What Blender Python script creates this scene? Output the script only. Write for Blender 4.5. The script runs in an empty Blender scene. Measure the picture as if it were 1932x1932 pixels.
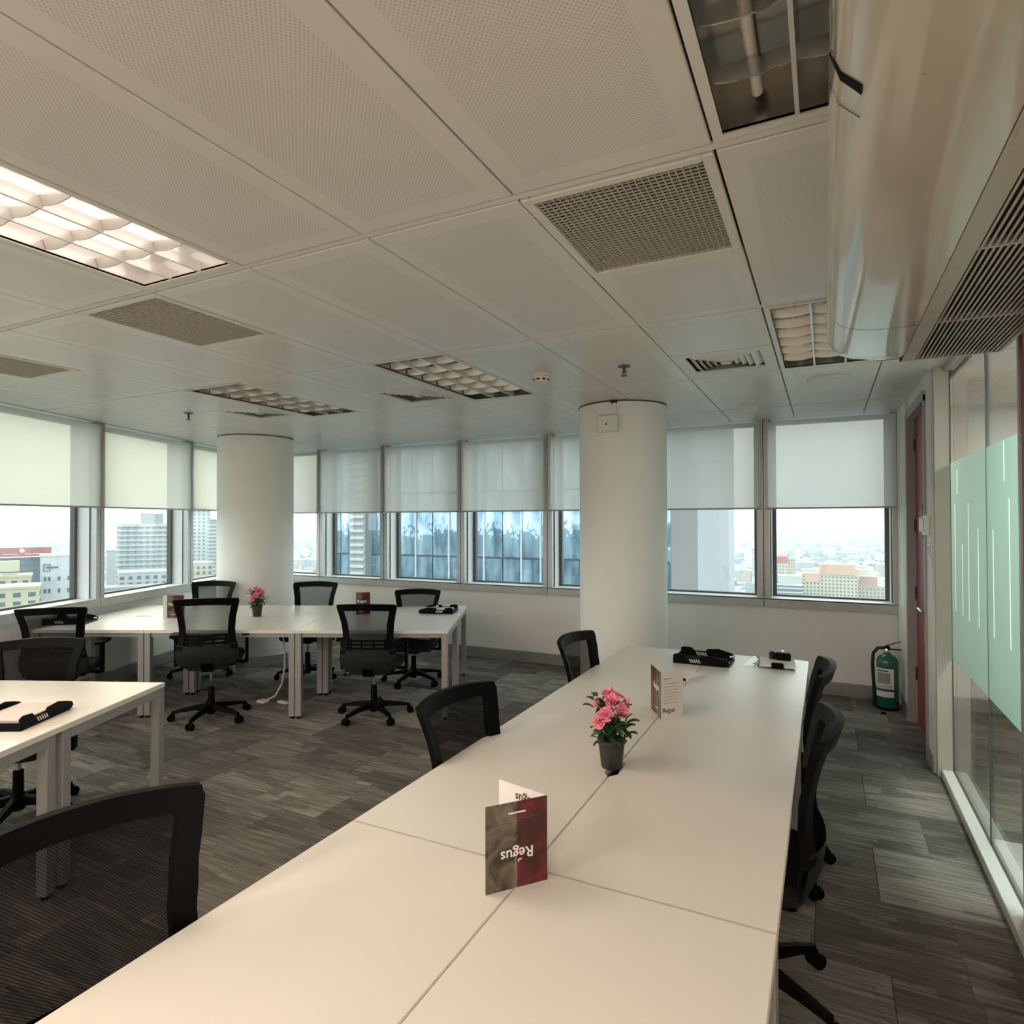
import bpy, bmesh, math, random
from mathutils import Vector, Matrix
R = math.radians
rnd = random.Random(7)
S = bpy.context.scene
COL = S.collection

# ------------------------------------------------------------------ camera
CAMZ = 1.65
yaw, pit, rol = 0.4617, 0.0128, -0.0026
fwd = Vector((-math.sin(yaw)*math.cos(pit), math.cos(yaw)*math.cos(pit), math.sin(pit)))
rt = Vector((math.cos(yaw), math.sin(yaw), 0)); up = rt.cross(fwd)
r2 = rt*math.cos(rol) + up*math.sin(rol); u2 = -rt*math.sin(rol) + up*math.cos(rol)
cd = bpy.data.cameras.new('camera'); cam = bpy.data.objects.new('camera', cd); COL.objects.link(cam)
cd.sensor_fit = 'HORIZONTAL'; cd.sensor_width = 36.0; cd.lens = 36.0*1187.0/1932.0
cd.clip_start = 0.05; cd.clip_end = 20000
m = Matrix((r2, u2, -fwd)).transposed().to_4x4(); m.translation = (0, 0, CAMZ); cam.matrix_world = m
S.camera = cam
# ------------------------------------------------------------------ colour management, render limits
S.view_settings.view_transform = 'Standard'; S.view_settings.look = 'None'
S.view_settings.exposure = 0.75; S.view_settings.gamma = 1.0; S.view_settings.use_curve_mapping = False
cy = S.cycles
cy.max_bounces = 9; cy.diffuse_bounces = 5; cy.glossy_bounces = 4; cy.transmission_bounces = 6; cy.transparent_max_bounces = 14
cy.volume_bounces = 1; cy.sample_clamp_indirect = 4.0; cy.caustics_reflective = False; cy.caustics_refractive = False
cy.blur_glossy = 0.6; cy.use_adaptive_sampling = True; cy.adaptive_threshold = 0.015
# ------------------------------------------------------------------ world: bright hazy overcast sky
SKY = 3.0
w = bpy.data.worlds.new('hazy_sky'); S.world = w; w.use_nodes = True
nt = w.node_tree; nt.nodes.clear()
out = nt.nodes.new('ShaderNodeOutputWorld'); bg = nt.nodes.new('ShaderNodeBackground')
tc = nt.nodes.new('ShaderNodeTexCoord'); sx = nt.nodes.new('ShaderNodeSeparateXYZ'); rp = nt.nodes.new('ShaderNodeValToRGB')
nt.links.new(tc.outputs['Generated'], sx.inputs[0]); nt.links.new(sx.outputs['Z'], rp.inputs[0])
rp.color_ramp.elements[0].position = 0.0; rp.color_ramp.elements[0].color = (0.80, 0.86, 0.86, 1)
rp.color_ramp.elements[1].position = 0.6; rp.color_ramp.elements[1].color = (0.62, 0.74, 0.80, 1)
e = rp.color_ramp.elements.new(0.12); e.color = (0.84, 0.87, 0.85, 1)
# the sun behind the haze stands low beyond the left hand windows: the sky is broadly warmer there
dt = nt.nodes.new('ShaderNodeVectorMath'); dt.operation = 'DOT_PRODUCT'; dt.inputs[1].default_value = (-0.93, 0.32, 0.18)
nt.links.new(tc.outputs['Generated'], dt.inputs[0])
mr = nt.nodes.new('ShaderNodeMapRange'); mr.inputs[1].default_value = 0.2; mr.inputs[2].default_value = 1.0; mr.inputs[3].default_value = 0; mr.inputs[4].default_value = 1
nt.links.new(dt.outputs['Value'], mr.inputs[0])
mx = nt.nodes.new('ShaderNodeMix'); mx.data_type = 'RGBA'
nt.links.new(mr.outputs[0], mx.inputs[0]); nt.links.new(rp.outputs[0], mx.inputs[6]); mx.inputs[7].default_value = (1.0, 0.97, 0.74, 1)
nt.links.new(mx.outputs[2], bg.inputs[0]); bg.inputs[1].default_value = SKY
nt.links.new(bg.outputs[0], out.inputs[0])

# ------------------------------------------------------------------ materials
def mat(name):
    m = bpy.data.materials.new(name); m.use_nodes = True
    n = m.node_tree; b = n.nodes['Principled BSDF']
    return m, n, b
def simple(name, col, rough=0.6, metal=0.0, bump=0.0, bscale=200.0, var=0.0, vscale=6.0, spec=0.5, coat=0.0):
    m, n, b = mat(name)
    b.inputs['Roughness'].default_value = rough; b.inputs['Metallic'].default_value = metal
    b.inputs['Specular IOR Level'].default_value = spec
    if coat: b.inputs['Coat Weight'].default_value = coat; b.inputs['Coat Roughness'].default_value = 0.08
    c = (*col, 1)
    tcn = n.nodes.new('ShaderNodeTexCoord')
    nz = n.nodes.new('ShaderNodeTexNoise'); nz.inputs['Scale'].default_value = vscale; nz.inputs['Detail'].default_value = 3
    n.links.new(tcn.outputs['Object'], nz.inputs['Vector'])
    mr = n.nodes.new('ShaderNodeMapRange'); mr.inputs[1].default_value = .3; mr.inputs[2].default_value = .7
    mr.inputs[3].default_value = 1-var; mr.inputs[4].default_value = 1+var
    n.links.new(nz.outputs['Fac'], mr.inputs[0])
    vm = n.nodes.new('ShaderNodeVectorMath'); vm.operation = 'SCALE'; vm.inputs[0].default_value = col
    n.links.new(mr.outputs[0], vm.inputs['Scale']); n.links.new(vm.outputs[0], b.inputs['Base Color'])
    if bump:
        nb = n.nodes.new('ShaderNodeTexNoise'); nb.inputs['Scale'].default_value = bscale
        n.links.new(tcn.outputs['Object'], nb.inputs['Vector'])
        bp = n.nodes.new('ShaderNodeBump'); bp.inputs['Strength'].default_value = bump; bp.inputs['Distance'].default_value = 0.002
        n.links.new(nb.outputs['Fac'], bp.inputs['Height']); n.links.new(bp.outputs[0], b.inputs['Normal'])
    return m
M = {}
M['wall'] = simple('painted_wall', (.82, .81, .78), .62, bump=.15, bscale=350, var=.015)
M['wall_right'] = simple('partition_wall_paint', (.74, .73, .70), .55, var=.02)
M['column'] = simple('column_paint', (.82, .81, .785), .6, bump=.1, bscale=300, var=.015)
M['alu'] = simple('brushed_aluminium', (.46, .46, .46), .42, metal=.55, var=.05, vscale=30)
M['alu_dark'] = simple('dark_window_profile', (.10, .10, .105), .45, metal=.3)
M['reveal'] = simple('white_powder_coat', (.78, .79, .80), .45)
M['sill'] = simple('sill_laminate', (.50, .49, .48), .4, var=.05, vscale=14)
M['skirting'] = simple('skirting_metal', (.40, .40, .40), .38, metal=.6, var=.04)
M['desk'] = simple('white_desk_laminate', (.80, .755, .70), .34, var=.012, vscale=3, spec=.45)
M['desk_edge'] = simple('desk_leg_silver', (.34, .34, .338), .45, metal=.3)
M['black'] = simple('black_plastic', (.0035, .0035, .004), .55, var=.1, spec=.07)
M['black_soft'] = simple('black_fabric', (.008, .008, .009), .9, bump=.5, bscale=600)
M['dgrey'] = simple('dark_grey_plastic', (.018, .020, .021), .6, spec=.2)
M['dull_metal'] = simple('dull_bronze_metal', (.12, .10, .09), .4, metal=.6)
M['chrome'] = simple('chrome', (.62, .62, .62), .18, metal=1.0)
M['white_pl'] = simple('white_plastic', (.75, .72, .68), .4)
M['grid_dark'] = simple('plenum_dark', (.03, .028, .025), .9)
M['ceil_bar'] = simple('ceiling_bar_paint', (.76, .74, .70), .42)
M['door_red'] = simple('red_door_laminate', (.22, .018, .022), .38, var=.04)
M['door_frame'] = simple('grey_door_frame', (.36, .34, .34), .45)
M['green'] = simple('extinguisher_green', (.005, .10, .065), .28, coat=.4)
M['hose'] = simple('black_rubber', (.01, .01, .01), .55)
M['paper'] = simple('paper', (.78, .75, .74), .7)
M['ink'] = simple('print_ink', (.05, .04, .04), .6)
M['printwhite'] = simple('print_white', (.85, .82, .80), .5)
M['pot'] = simple('black_nursery_pot', (.020, .020, .020), .45)
M['soil'] = simple('potting_soil', (.03, .02, .012), .95, bump=1, bscale=150)
M['leaf'] = simple('waxy_leaf', (.028, .065, .022), .42, var=.35, vscale=40)
M['petal'] = simple('pink_petal', (.86, .27, .38), .6, var=.2, vscale=60)
M['petal'].node_tree.nodes['Principled BSDF'].inputs['Subsurface Weight'].default_value = .0
M['ac'] = simple('cream_gloss_plastic', (.56, .51, .42), .12, coat=1.0, spec=.5)
M['ac_grille'] = simple('cream_grille_plastic', (.50, .46, .40), .35)
M['reflector'] = simple('louver_reflector', (.40, .38, .35), .22, metal=.95)
M['louver_white'] = simple('louver_white_metal', (.82, .80, .76), .25, metal=.3)
M['tube_off'] = simple('lamp_tube_glass', (.80, .78, .74), .3)
M['rail_white'] = simple('threshold_white', (.72, .74, .72), .35)
M['glass_post'] = simple('beige_post_paint', (.50, .46, .41), .5)
M['marble'] = simple('pale_stone', (.62, .64, .62), .25, var=.12, vscale=4)
M['bag'] = simple('printed_pouch', (.50, .47, .45), .5, var=.3, vscale=30)
M['red_print'] = simple('red_print', (.45, .03, .04), .5)
M['maroon'] = simple('dark_maroon_card', (.05, .012, .012), .4)

def tube_on():
    m, n, b = mat('lit_lamp_tube'); b.inputs['Emission Color'].default_value = (1.0, .85, .78, 1)
    b.inputs['Emission Strength'].default_value = 1.7; return m
M['tube_on'] = tube_on()
def downlight_on():
    m, n, b = mat('lit_downlight'); b.inputs['Emission Color'].default_value = (1.0, .85, .62, 1)
    b.inputs['Emission Strength'].default_value = 8.0; return m
M['down_on'] = downlight_on()

def glass(name, tint=(.93, .96, .96), refl=1.0, ior=1.5):
    m = bpy.data.materials.new(name); m.use_nodes = True; n = m.node_tree; n.nodes.clear()
    o = n.nodes.new('ShaderNodeOutputMaterial'); mx = n.nodes.new('ShaderNodeMixShader'); t = n.nodes.new('ShaderNodeBsdfTransparent')
    g = n.nodes.new('ShaderNodeBsdfGlossy'); f = n.nodes.new('ShaderNodeFresnel'); f.inputs[0].default_value = ior
    mm = n.nodes.new('ShaderNodeMath'); mm.operation = 'MULTIPLY'; mm.inputs[1].default_value = refl
    t.inputs[0].default_value = (*tint, 1); g.inputs['Roughness'].default_value = .0
    ge = n.nodes.new('ShaderNodeNewGeometry'); ir = n.nodes.new('ShaderNodeMapRange'); ir.inputs[3].default_value = ior; ir.inputs[4].default_value = 1/ior
    n.links.new(ge.outputs['Backfacing'], ir.inputs[0]); n.links.new(ir.outputs[0], f.inputs[0])
    n.links.new(f.outputs[0], mm.inputs[0]); n.links.new(mm.outputs[0], mx.inputs[0]); n.links.new(t.outputs[0], mx.inputs[1])
    n.links.new(g.outputs[0], mx.inputs[2]); n.links.new(mx.outputs[0], o.inputs[0]); return m
M['glass'] = glass('window_glass', (.90, .94, .94), 1.0)
M['pglass'] = glass('partition_glass', (.88, .92, .90), 1.0)

def blind_mat():
    m = bpy.data.materials.new('blind_fabric'); m.use_nodes = True; n = m.node_tree; n.nodes.clear()
    o = n.nodes.new('ShaderNodeOutputMaterial'); d = n.nodes.new('ShaderNodeBsdfDiffuse'); t = n.nodes.new('ShaderNodeBsdfTranslucent')
    tr = n.nodes.new('ShaderNodeBsdfTransparent'); a = n.nodes.new('ShaderNodeAddShader'); mx = n.nodes.new('ShaderNodeMixShader')
    tcn = n.nodes.new('ShaderNodeTexCoord'); nz = n.nodes.new('ShaderNodeTexNoise'); nz.inputs['Scale'].default_value = 5
    mp = n.nodes.new('ShaderNodeMapping'); mp.inputs['Scale'].default_value = (1, 1, 14)
    n.links.new(tcn.outputs['Object'], mp.inputs[0]); n.links.new(mp.outputs[0], nz.inputs[0])
    mr = n.nodes.new('ShaderNodeMapRange'); mr.inputs[3].default_value = .31; mr.inputs[4].default_value = .35; n.links.new(nz.outputs[0], mr.inputs[0])
    cc = n.nodes.new('ShaderNodeCombineColor'); mm = n.nodes.new('ShaderNodeMath'); mm.operation = 'MULTIPLY'; mm.inputs[1].default_value = .95
    n.links.new(mr.outputs[0], mm.inputs[0])
    n.links.new(mr.outputs[0], cc.inputs[0]); n.links.new(mr.outputs[0], cc.inputs[1]); n.links.new(mm.outputs[0], cc.inputs[2])
    d.inputs[0].default_value = (.42, .41, .39, 1); n.links.new(cc.outputs[0], t.inputs[0])
    n.links.new(d.outputs[0], a.inputs[0]); n.links.new(t.outputs[0], a.inputs[1])
    tr.inputs[0].default_value = (1, 1, 1, 1)
    mx.inputs[0].default_value = .08
    n.links.new(a.outputs[0], mx.inputs[1]); n.links.new(tr.outputs[0], mx.inputs[2]); n.links.new(mx.outputs[0], o.inputs[0]); return m
M['blind'] = blind_mat()

def frost_mat():
    m = bpy.data.materials.new('frosted_film'); m.use_nodes = True; n = m.node_tree; n.nodes.clear()
    o = n.nodes.new('ShaderNodeOutputMaterial'); d = n.nodes.new('ShaderNodeBsdfDiffuse'); t = n.nodes.new('ShaderNodeBsdfTranslucent')
    a = n.nodes.new('ShaderNodeAddShader'); mx = n.nodes.new('ShaderNodeMixShader'); tr = n.nodes.new('ShaderNodeBsdfTransparent')
    d.inputs[0].default_value = (.20, .27, .25, 1); t.inputs[0].default_value = (.20, .28, .26, 1)
    n.links.new(d.outputs[0], a.inputs[0]); n.links.new(t.outputs[0], a.inputs[1]); mx.inputs[0].default_value = .12
    n.links.new(a.outputs[0], mx.inputs[1]); n.links.new(tr.outputs[0], mx.inputs[2]); n.links.new(mx.outputs[0], o.inputs[0]); return m
M['frost'] = frost_mat()

def slit_light_mat():  # white strip in the slits, standing in for light seen through them
    m = bpy.data.materials.new('painted_slit_light'); m.use_nodes = True; n = m.node_tree; n.nodes.clear()
    o = n.nodes.new('ShaderNodeOutputMaterial'); t = n.nodes.new('ShaderNodeBsdfTranslucent'); t.inputs[0].default_value = (.95, 1, .98, 1)
    n.links.new(t.outputs[0], o.inputs[0]); return m
M['slit_light'] = slit_light_mat()
def mesh_mat():
    m = bpy.data.materials.new('chair_mesh'); m.use_nodes = True; n = m.node_tree; n.nodes.clear()
    o = n.nodes.new('ShaderNodeOutputMaterial'); d = n.nodes.new('ShaderNodeBsdfDiffuse'); tr = n.nodes.new('ShaderNodeBsdfTransparent')
    d.inputs[0].default_value = (.008, .0075, .008, 1); mx = n.nodes.new('ShaderNodeMixShader')
    tcn = n.nodes.new('ShaderNodeTexCoord'); s = n.nodes.new('ShaderNodeSeparateXYZ'); n.links.new(tcn.outputs['Object'], s.inputs[0])
    def wave(sock, freq, ph=0.0):
        a = n.nodes.new('ShaderNodeMath'); a.operation = 'MULTIPLY'; a.inputs[1].default_value = freq; n.links.new(sock, a.inputs[0])
        c = n.nodes.new('ShaderNodeMath'); c.operation = 'SINE'; n.links.new(a.outputs[0], c.inputs[0]); return c.outputs[0]
    p = n.nodes.new('ShaderNodeMath'); p.operation = 'MULTIPLY'
    n.links.new(wave(s.outputs['X'], 2*math.pi/.0075), p.inputs[0]); n.links.new(wave(s.outputs['Z'], 2*math.pi/.0075), p.inputs[1])
    mr = n.nodes.new('ShaderNodeMapRange'); mr.inputs[1].default_value = -1; mr.inputs[2].default_value = 1
    mr.inputs[3].default_value = .02; mr.inputs[4].default_value = .58; n.links.new(p.outputs[0], mr.inputs[0])
    n.links.new(mr.outputs[0], mx.inputs[0]); n.links.new(d.outputs[0], mx.inputs[1]); n.links.new(tr.outputs[0], mx.inputs[2])
    n.links.new(mx.outputs[0], o.inputs[0]); return m
M['mesh'] = mesh_mat()
M['mesh_dense'] = mesh_mat()
M['mesh_dense'].name = 'dense_chair_mesh'
for q_ in M['mesh_dense'].node_tree.nodes:
    if q_.bl_idname == 'ShaderNodeMapRange': q_.inputs[3].default_value = .0; q_.inputs[4].default_value = .36

def ceiling_mat():
    m, n, b = mat('perforated_ceiling_panel')
    b.inputs['Roughness'].default_value = .30
    tcn = n.nodes.new('ShaderNodeTexCoord'); s = n.nodes.new('ShaderNodeSeparateXYZ'); n.links.new(tcn.outputs['Object'], s.inputs[0])
    g = n.nodes.new('ShaderNodeSeparateXYZ'); n.links.new(tcn.outputs['Generated'], g.inputs[0])
    def math_(op, a, bb, c=None):
        q = n.nodes.new('ShaderNodeMath'); q.operation = op
        for i, v in enumerate((a, bb, c)):
            if v is None: continue
            if isinstance(v, (int, float)): q.inputs[i].default_value = v
            else: n.links.new(v, q.inputs[i])
        return q.outputs[0]
    k = 2*math.pi/.0125
    sxx = math_('SINE', math_('MULTIPLY', s.outputs['X'], k), None); syy = math_('SINE', math_('MULTIPLY', s.outputs['Y'], k), None)
    pr = math_('MULTIPLY', sxx, syy)
    dots = math_('GREATER_THAN', pr, .35)
    ax = math_('ABSOLUTE', math_('SUBTRACT', g.outputs['X'], .5), None); ay = math_('ABSOLUTE', math_('SUBTRACT', g.outputs['Y'], .5), None)
    msk = math_('MULTIPLY', math_('LESS_THAN', ax, .375), math_('LESS_THAN', ay, .445))
    f = math_('MULTIPLY', dots, msk)
    mx = n.nodes.new('ShaderNodeMix'); mx.data_type = 'RGBA'; n.links.new(f, mx.inputs[0])
    mx.inputs[6].default_value = (.76, .74, .70, 1); mx.inputs[7].default_value = (.57, .55, .51, 1)
    n.links.new(mx.outputs[2], b.inputs['Base Color'])
    bp = n.nodes.new('ShaderNodeBump'); bp.inputs['Strength'].default_value = .25; bp.inputs['Distance'].default_value = .001; bp.invert = True
    n.links.new(f, bp.inputs['Height'])
    nz = n.nodes.new('ShaderNodeTexNoise'); nz.inputs['Scale'].default_value = 2.2; nz.inputs['Detail'].default_value = 1
    n.links.new(tcn.outputs['Object'], nz.inputs['Vector'])
    b2 = n.nodes.new('ShaderNodeBump'); b2.inputs['Strength'].default_value = .35; b2.inputs['Distance'].default_value = .02
    n.links.new(nz.outputs['Fac'], b2.inputs['Height']); n.links.new(b2.outputs[0], bp.inputs['Normal'])
    n.links.new(bp.outputs[0], b.inputs['Normal']); return m
M['ceiling'] = ceiling_mat()

def carpet_mat():
    m, n, b = mat('carpet_tile'); b.inputs['Roughness'].default_value = .95; b.inputs['Specular IOR Level'].default_value = .15
    tcn = n.nodes.new('ShaderNodeTexCoord'); oi = n.nodes.new('ShaderNodeObjectInfo')
    add = n.nodes.new('ShaderNodeVectorMath'); add.operation = 'MULTIPLY_ADD'
    cmb = n.nodes.new('ShaderNodeCombineXYZ'); n.links.new(oi.outputs['Random'], cmb.inputs[0]); n.links.new(oi.outputs['Random'], cmb.inputs[1])
    add.inputs[1].default_value = (97, 53, 0); n.links.new(cmb.outputs[0], add.inputs[0]); n.links.new(tcn.outputs['Object'], add.inputs[2])
    # fine streaks along X
    mp = n.nodes.new('ShaderNodeMapping'); mp.inputs['Scale'].default_value = (3.0, 75, 1); n.links.new(add.outputs[0], mp.inputs[0])
    n1 = n.nodes.new('ShaderNodeTexNoise'); n1.inputs['Scale'].default_value = 1; n1.inputs['Detail'].default_value = 3; n1.inputs['Roughness'].default_value = .6
    n.links.new(mp.outputs[0], n1.inputs['Vector'])
    # broad bands / blocks along X
    mp2 = n.nodes.new('ShaderNodeMapping'); mp2.inputs['Scale'].default_value = (2.6, 9, 1); n.links.new(add.outputs[0], mp2.inputs[0])
    v = n.nodes.new('ShaderNodeTexVoronoi'); v.distance = 'CHEBYCHEV'; v.inputs['Scale'].default_value = 1; n.links.new(mp2.outputs[0], v.inputs['Vector'])
    sp = n.nodes.new('ShaderNodeSeparateColor'); n.links.new(v.outputs['Color'], sp.inputs[0])
    # fibre grain
    n3 = n.nodes.new('ShaderNodeTexNoise'); n3.inputs['Scale'].default_value = 260; n.links.new(tcn.outputs['Object'], n3.inputs['Vector'])
    def ma(op, a, bb):
        q = n.nodes.new('ShaderNodeMath'); q.operation = op
        for i, x in enumerate((a, bb)):
            if isinstance(x, (int, float)): q.inputs[i].default_value = x
            else: n.links.new(x, q.inputs[i])
        return q.outputs[0]
    t = ma('ADD', ma('MULTIPLY', ma('SUBTRACT', n1.outputs['Fac'], .5), 1.5), ma('MULTIPLY', ma('SUBTRACT', sp.outputs[0], .5), .34))
    t = ma('ADD', t, ma('MULTIPLY', ma('SUBTRACT', oi.outputs['Random'], .5), .42))
    t = ma('ADD', t, ma('MULTIPLY', ma('SUBTRACT', n3.outputs['Fac'], .5), .5))
    r = n.nodes.new('ShaderNodeMapRange'); r.inputs[1].default_value = -.6; r.inputs[2].default_value = .6; n.links.new(t, r.inputs[0])
    cr = n.nodes.new('ShaderNodeValToRGB'); n.links.new(r.outputs[0], cr.inputs[0])
    cr.color_ramp.elements[0].color = (.050, .045, .040, 1); cr.color_ramp.elements[1].color = (.40, .365, .32, 1)
    ee = cr.color_ramp.elements.new(.5); ee.color = (.15, .138, .124, 1)
    n.links.new(cr.outputs[0], b.inputs['Base Color'])
    bp = n.nodes.new('ShaderNodeBump'); bp.inputs['Strength'].default_value = .5; bp.inputs['Distance'].default_value = .003
    n.links.new(n3.outputs['Fac'], bp.inputs['Height']); n.links.new(bp.outputs[0], b.inputs['Normal']); return m
M['carpet'] = carpet_mat()

def brochure_front():
    m, n, b = mat('brochure_print'); b.inputs['Roughness'].default_value = .35
    tcn = n.nodes.new('ShaderNodeTexCoord'); s = n.nodes.new('ShaderNodeSeparateXYZ'); n.links.new(tcn.outputs['Generated'], s.inputs[0])
    gt = n.nodes.new('ShaderNodeMath'); gt.operation = 'GREATER_THAN'; gt.inputs[1].default_value = .5; n.links.new(s.outputs['X'], gt.inputs[0])
    nz = n.nodes.new('ShaderNodeTexNoise'); nz.inputs['Scale'].default_value = 3.2; nz.inputs['Detail'].default_value = 4; nz.inputs['Distortion'].default_value = 1.2
    n.links.new(tcn.outputs['Generated'], nz.inputs['Vector'])
    r1 = n.nodes.new('ShaderNodeValToRGB'); r1.color_ramp.elements[0].position = .35; r1.color_ramp.elements[0].color = (.030, .022, .015, 1); r1.color_ramp.elements[1].position = .75; r1.color_ramp.elements[1].color = (.24, .20, .15, 1)
    r3 = n.nodes.new('ShaderNodeValToRGB'); r3.color_ramp.elements[0].position = .4; r3.color_ramp.elements[0].color = (.05, .006, .008, 1); r3.color_ramp.elements[1].position = .7; r3.color_ramp.elements[1].color = (.17, .012, .03, 1)
    n.links.new(nz.outputs['Fac'], r1.inputs[0]); n.links.new(nz.outputs['Fac'], r3.inputs[0])
    mx = n.nodes.new('ShaderNodeMix'); mx.data_type = 'RGBA'; n.links.new(gt.outputs[0], mx.inputs[0]); n.links.new(r1.outputs[0], mx.inputs[6]); n.links.new(r3.outputs[0], mx.inputs[7])
    n.links.new(mx.outputs[2], b.inputs['Base Color']); return m
M['broprint'] = brochure_front()

def simple_(name, col, r=.5):
    if name not in M: M[name] = simple(name, col, r)
    return M[name]

# ------------------------------------------------------------------ mesh helpers
class MB:
    def __init__(s): s.v = []; s.f = []
    def add(s, vs, fs, mtx=None):
        o = len(s.v)
        s.v += [tuple(mtx @ Vector(p)) if mtx else tuple(p) for p in vs]
        s.f += [tuple(i+o for i in f) for f in fs]; return s
    def box(s, x0, x1, y0, y1, z0, z1, mtx=None):
        return s.add([(x0,y0,z0),(x1,y0,z0),(x1,y1,z0),(x0,y1,z0),(x0,y0,z1),(x1,y0,z1),(x1,y1,z1),(x0,y1,z1)],
                     [(0,3,2,1),(4,5,6,7),(0,1,5,4),(1,2,6,5),(2,3,7,6),(3,0,4,7)], mtx)
    def bev(s, x0, x1, y0, y1, z0, z1, b=.004, mtx=None):   # box with chamfered vertical edges and top
        vs = []
        for z, i in ((z0, 0), (z1-b, 0), (z1, b)):
            for (x, y) in ((x0+i+b, y0+i), (x1-i-b, y0+i), (x1-i, y0+i+b), (x1-i, y1-i-b), (x1-i-b, y1-i), (x0+i+b, y1-i), (x0+i, y1-i-b), (x0+i, y0+i+b)):
                vs.append((x, y, z))
        fs = [tuple(range(7, -1, -1)), tuple(range(16, 24))]
        for l in (0, 1):
            for k in range(8): a = l*8; fs.append((a+k, a+(k+1) % 8, a+8+(k+1) % 8, a+8+k))
        return s.add(vs, fs, mtx)
    def prism(s, pts, z0, z1, mtx=None):
        n = len(pts)
        vs = [(x, y, z0) for x, y in pts] + [(x, y, z1) for x, y in pts]
        fs = [tuple(range(n-1, -1, -1)), tuple(range(n, 2*n))] + [(k, (k+1) % n, n+(k+1) % n, n+k) for k in range(n)]
        return s.add(vs, fs, mtx)
    def tube(s, path, r, n=10, cap=True):
        P = [Vector(p) for p in path]; rs = r if isinstance(r, (list, tuple)) else [r]*len(P)
        vs = []; prev = None
        for i, p in enumerate(P):
            d = (P[min(i+1, len(P)-1)] - P[max(i-1, 0)]).normalized()
            if prev is None: a = d.orthogonal().normalized()
            else: a = (prev - d*prev.dot(d)).normalized()
            prev = a; bb = d.cross(a)
            for k in range(n):
                t = 2*math.pi*k/n; vs.append(tuple(p + (a*math.cos(t) + bb*math.sin(t))*rs[i]))
        fs = []
        for i in range(len(P)-1):
            for k in range(n): fs.append((i*n+k, i*n+(k+1) % n, (i+1)*n+(k+1) % n, (i+1)*n+k))
        if cap: fs.append(tuple(range(n-1, -1, -1))); fs.append(tuple(range((len(P)-1)*n, len(P)*n)))
        return s.add(vs, fs)
    def lathe(s, prof, n=24, cx=0, cy=0):
        vs = []
        for r, z in prof:
            for k in range(n): t = 2*math.pi*k/n; vs.append((cx+r*math.cos(t), cy+r*math.sin(t), z))
        fs = []
        for i in range(len(prof)-1):
            for k in range(n): fs.append((i*n+k, i*n+(k+1) % n, (i+1)*n+(k+1) % n, (i+1)*n+k))
        fs.append(tuple(range(n-1, -1, -1))); fs.append(tuple(range((len(prof)-1)*n, len(prof)*n)))
        return s.add(vs, fs)
    def grid(s, fn, nu, nv):   # surface fn(u,v), u,v in 0..1
        vs = [fn(i/nu, j/nv) for j in range(nv+1) for i in range(nu+1)]
        fs = [(j*(nu+1)+i, j*(nu+1)+i+1, (j+1)*(nu+1)+i+1, (j+1)*(nu+1)+i) for j in range(nv) for i in range(nu)]
        return s.add(vs, fs)
    def mesh(s, name, smooth=False):
        me = bpy.data.meshes.new(name); me.from_pydata(s.v, [], s.f)
        bm = bmesh.new(); bm.from_mesh(me); bmesh.ops.recalc_face_normals(bm, faces=bm.faces); bm.to_mesh(me); bm.free()
        if smooth:
            me.polygons.foreach_set('use_smooth', [True]*len(me.polygons)); me.set_sharp_from_angle(angle=R(38))
        me.update(); return me
    def build(s, name, m, parent=None, smooth=False, **kw):
        me = s.mesh(name, smooth); me.materials.append(M[m] if isinstance(m, str) else m)
        return link(name, me, parent, **kw)
def link(name, data, parent=None, loc=None, rot=None, **kw):
    o = bpy.data.objects.new(name, data); COL.objects.link(o)
    if parent: o.parent = parent
    if loc: o.location = loc
    if rot: o.rotation_euler = rot
    for k, v in kw.items(): o[k] = v
    return o
def thing(name, label, cat, loc=(0, 0, 0), rz=0, group=None):
    o = bpy.data.objects.new(name, None); COL.objects.link(o); o.location = loc; o.rotation_euler = (0, 0, rz)
    o.empty_display_size = .1
    o['label'] = label; o['category'] = cat
    if group: o['group'] = group
    return o
def tag(o, label, cat, group=None):
    o['label'] = label; o['category'] = cat
    if group: o['group'] = group
    return o
def struct(name, loc=(0, 0, 0), rz=0):
    o = bpy.data.objects.new(name, None); COL.objects.link(o); o.location = loc; o.rotation_euler = (0, 0, rz); o['kind'] = 'structure'; return o
KIDS = {}
def children(o): return [c for c in COL.objects if c.parent == o]
def copy_tree(o, parent=None, kids=None):
    if kids is None:
        kids = {}
        for c in COL.objects:
            if c.parent: kids.setdefault(c.parent.name, []).append(c)
    c = o.copy(); COL.objects.link(c)
    if parent: c.parent = parent
    for ch in kids.get(o.name, []): copy_tree(ch, c, kids)
    return c
def text_mesh(txt, size, align='CENTER'):
    cu = bpy.data.curves.new('lettering', 'FONT'); cu.body = txt; cu.size = size; cu.align_x = align; cu.align_y = 'CENTER'; cu.extrude = .0002; cu.resolution_u = 3; cu.offset = size*.012
    o = bpy.data.objects.new('lettering', cu); COL.objects.link(o)
    dg = bpy.context.evaluated_depsgraph_get(); me = bpy.data.meshes.new_from_object(o.evaluated_get(dg))
    bpy.data.objects.remove(o); bpy.data.curves.remove(cu); return me

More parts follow.
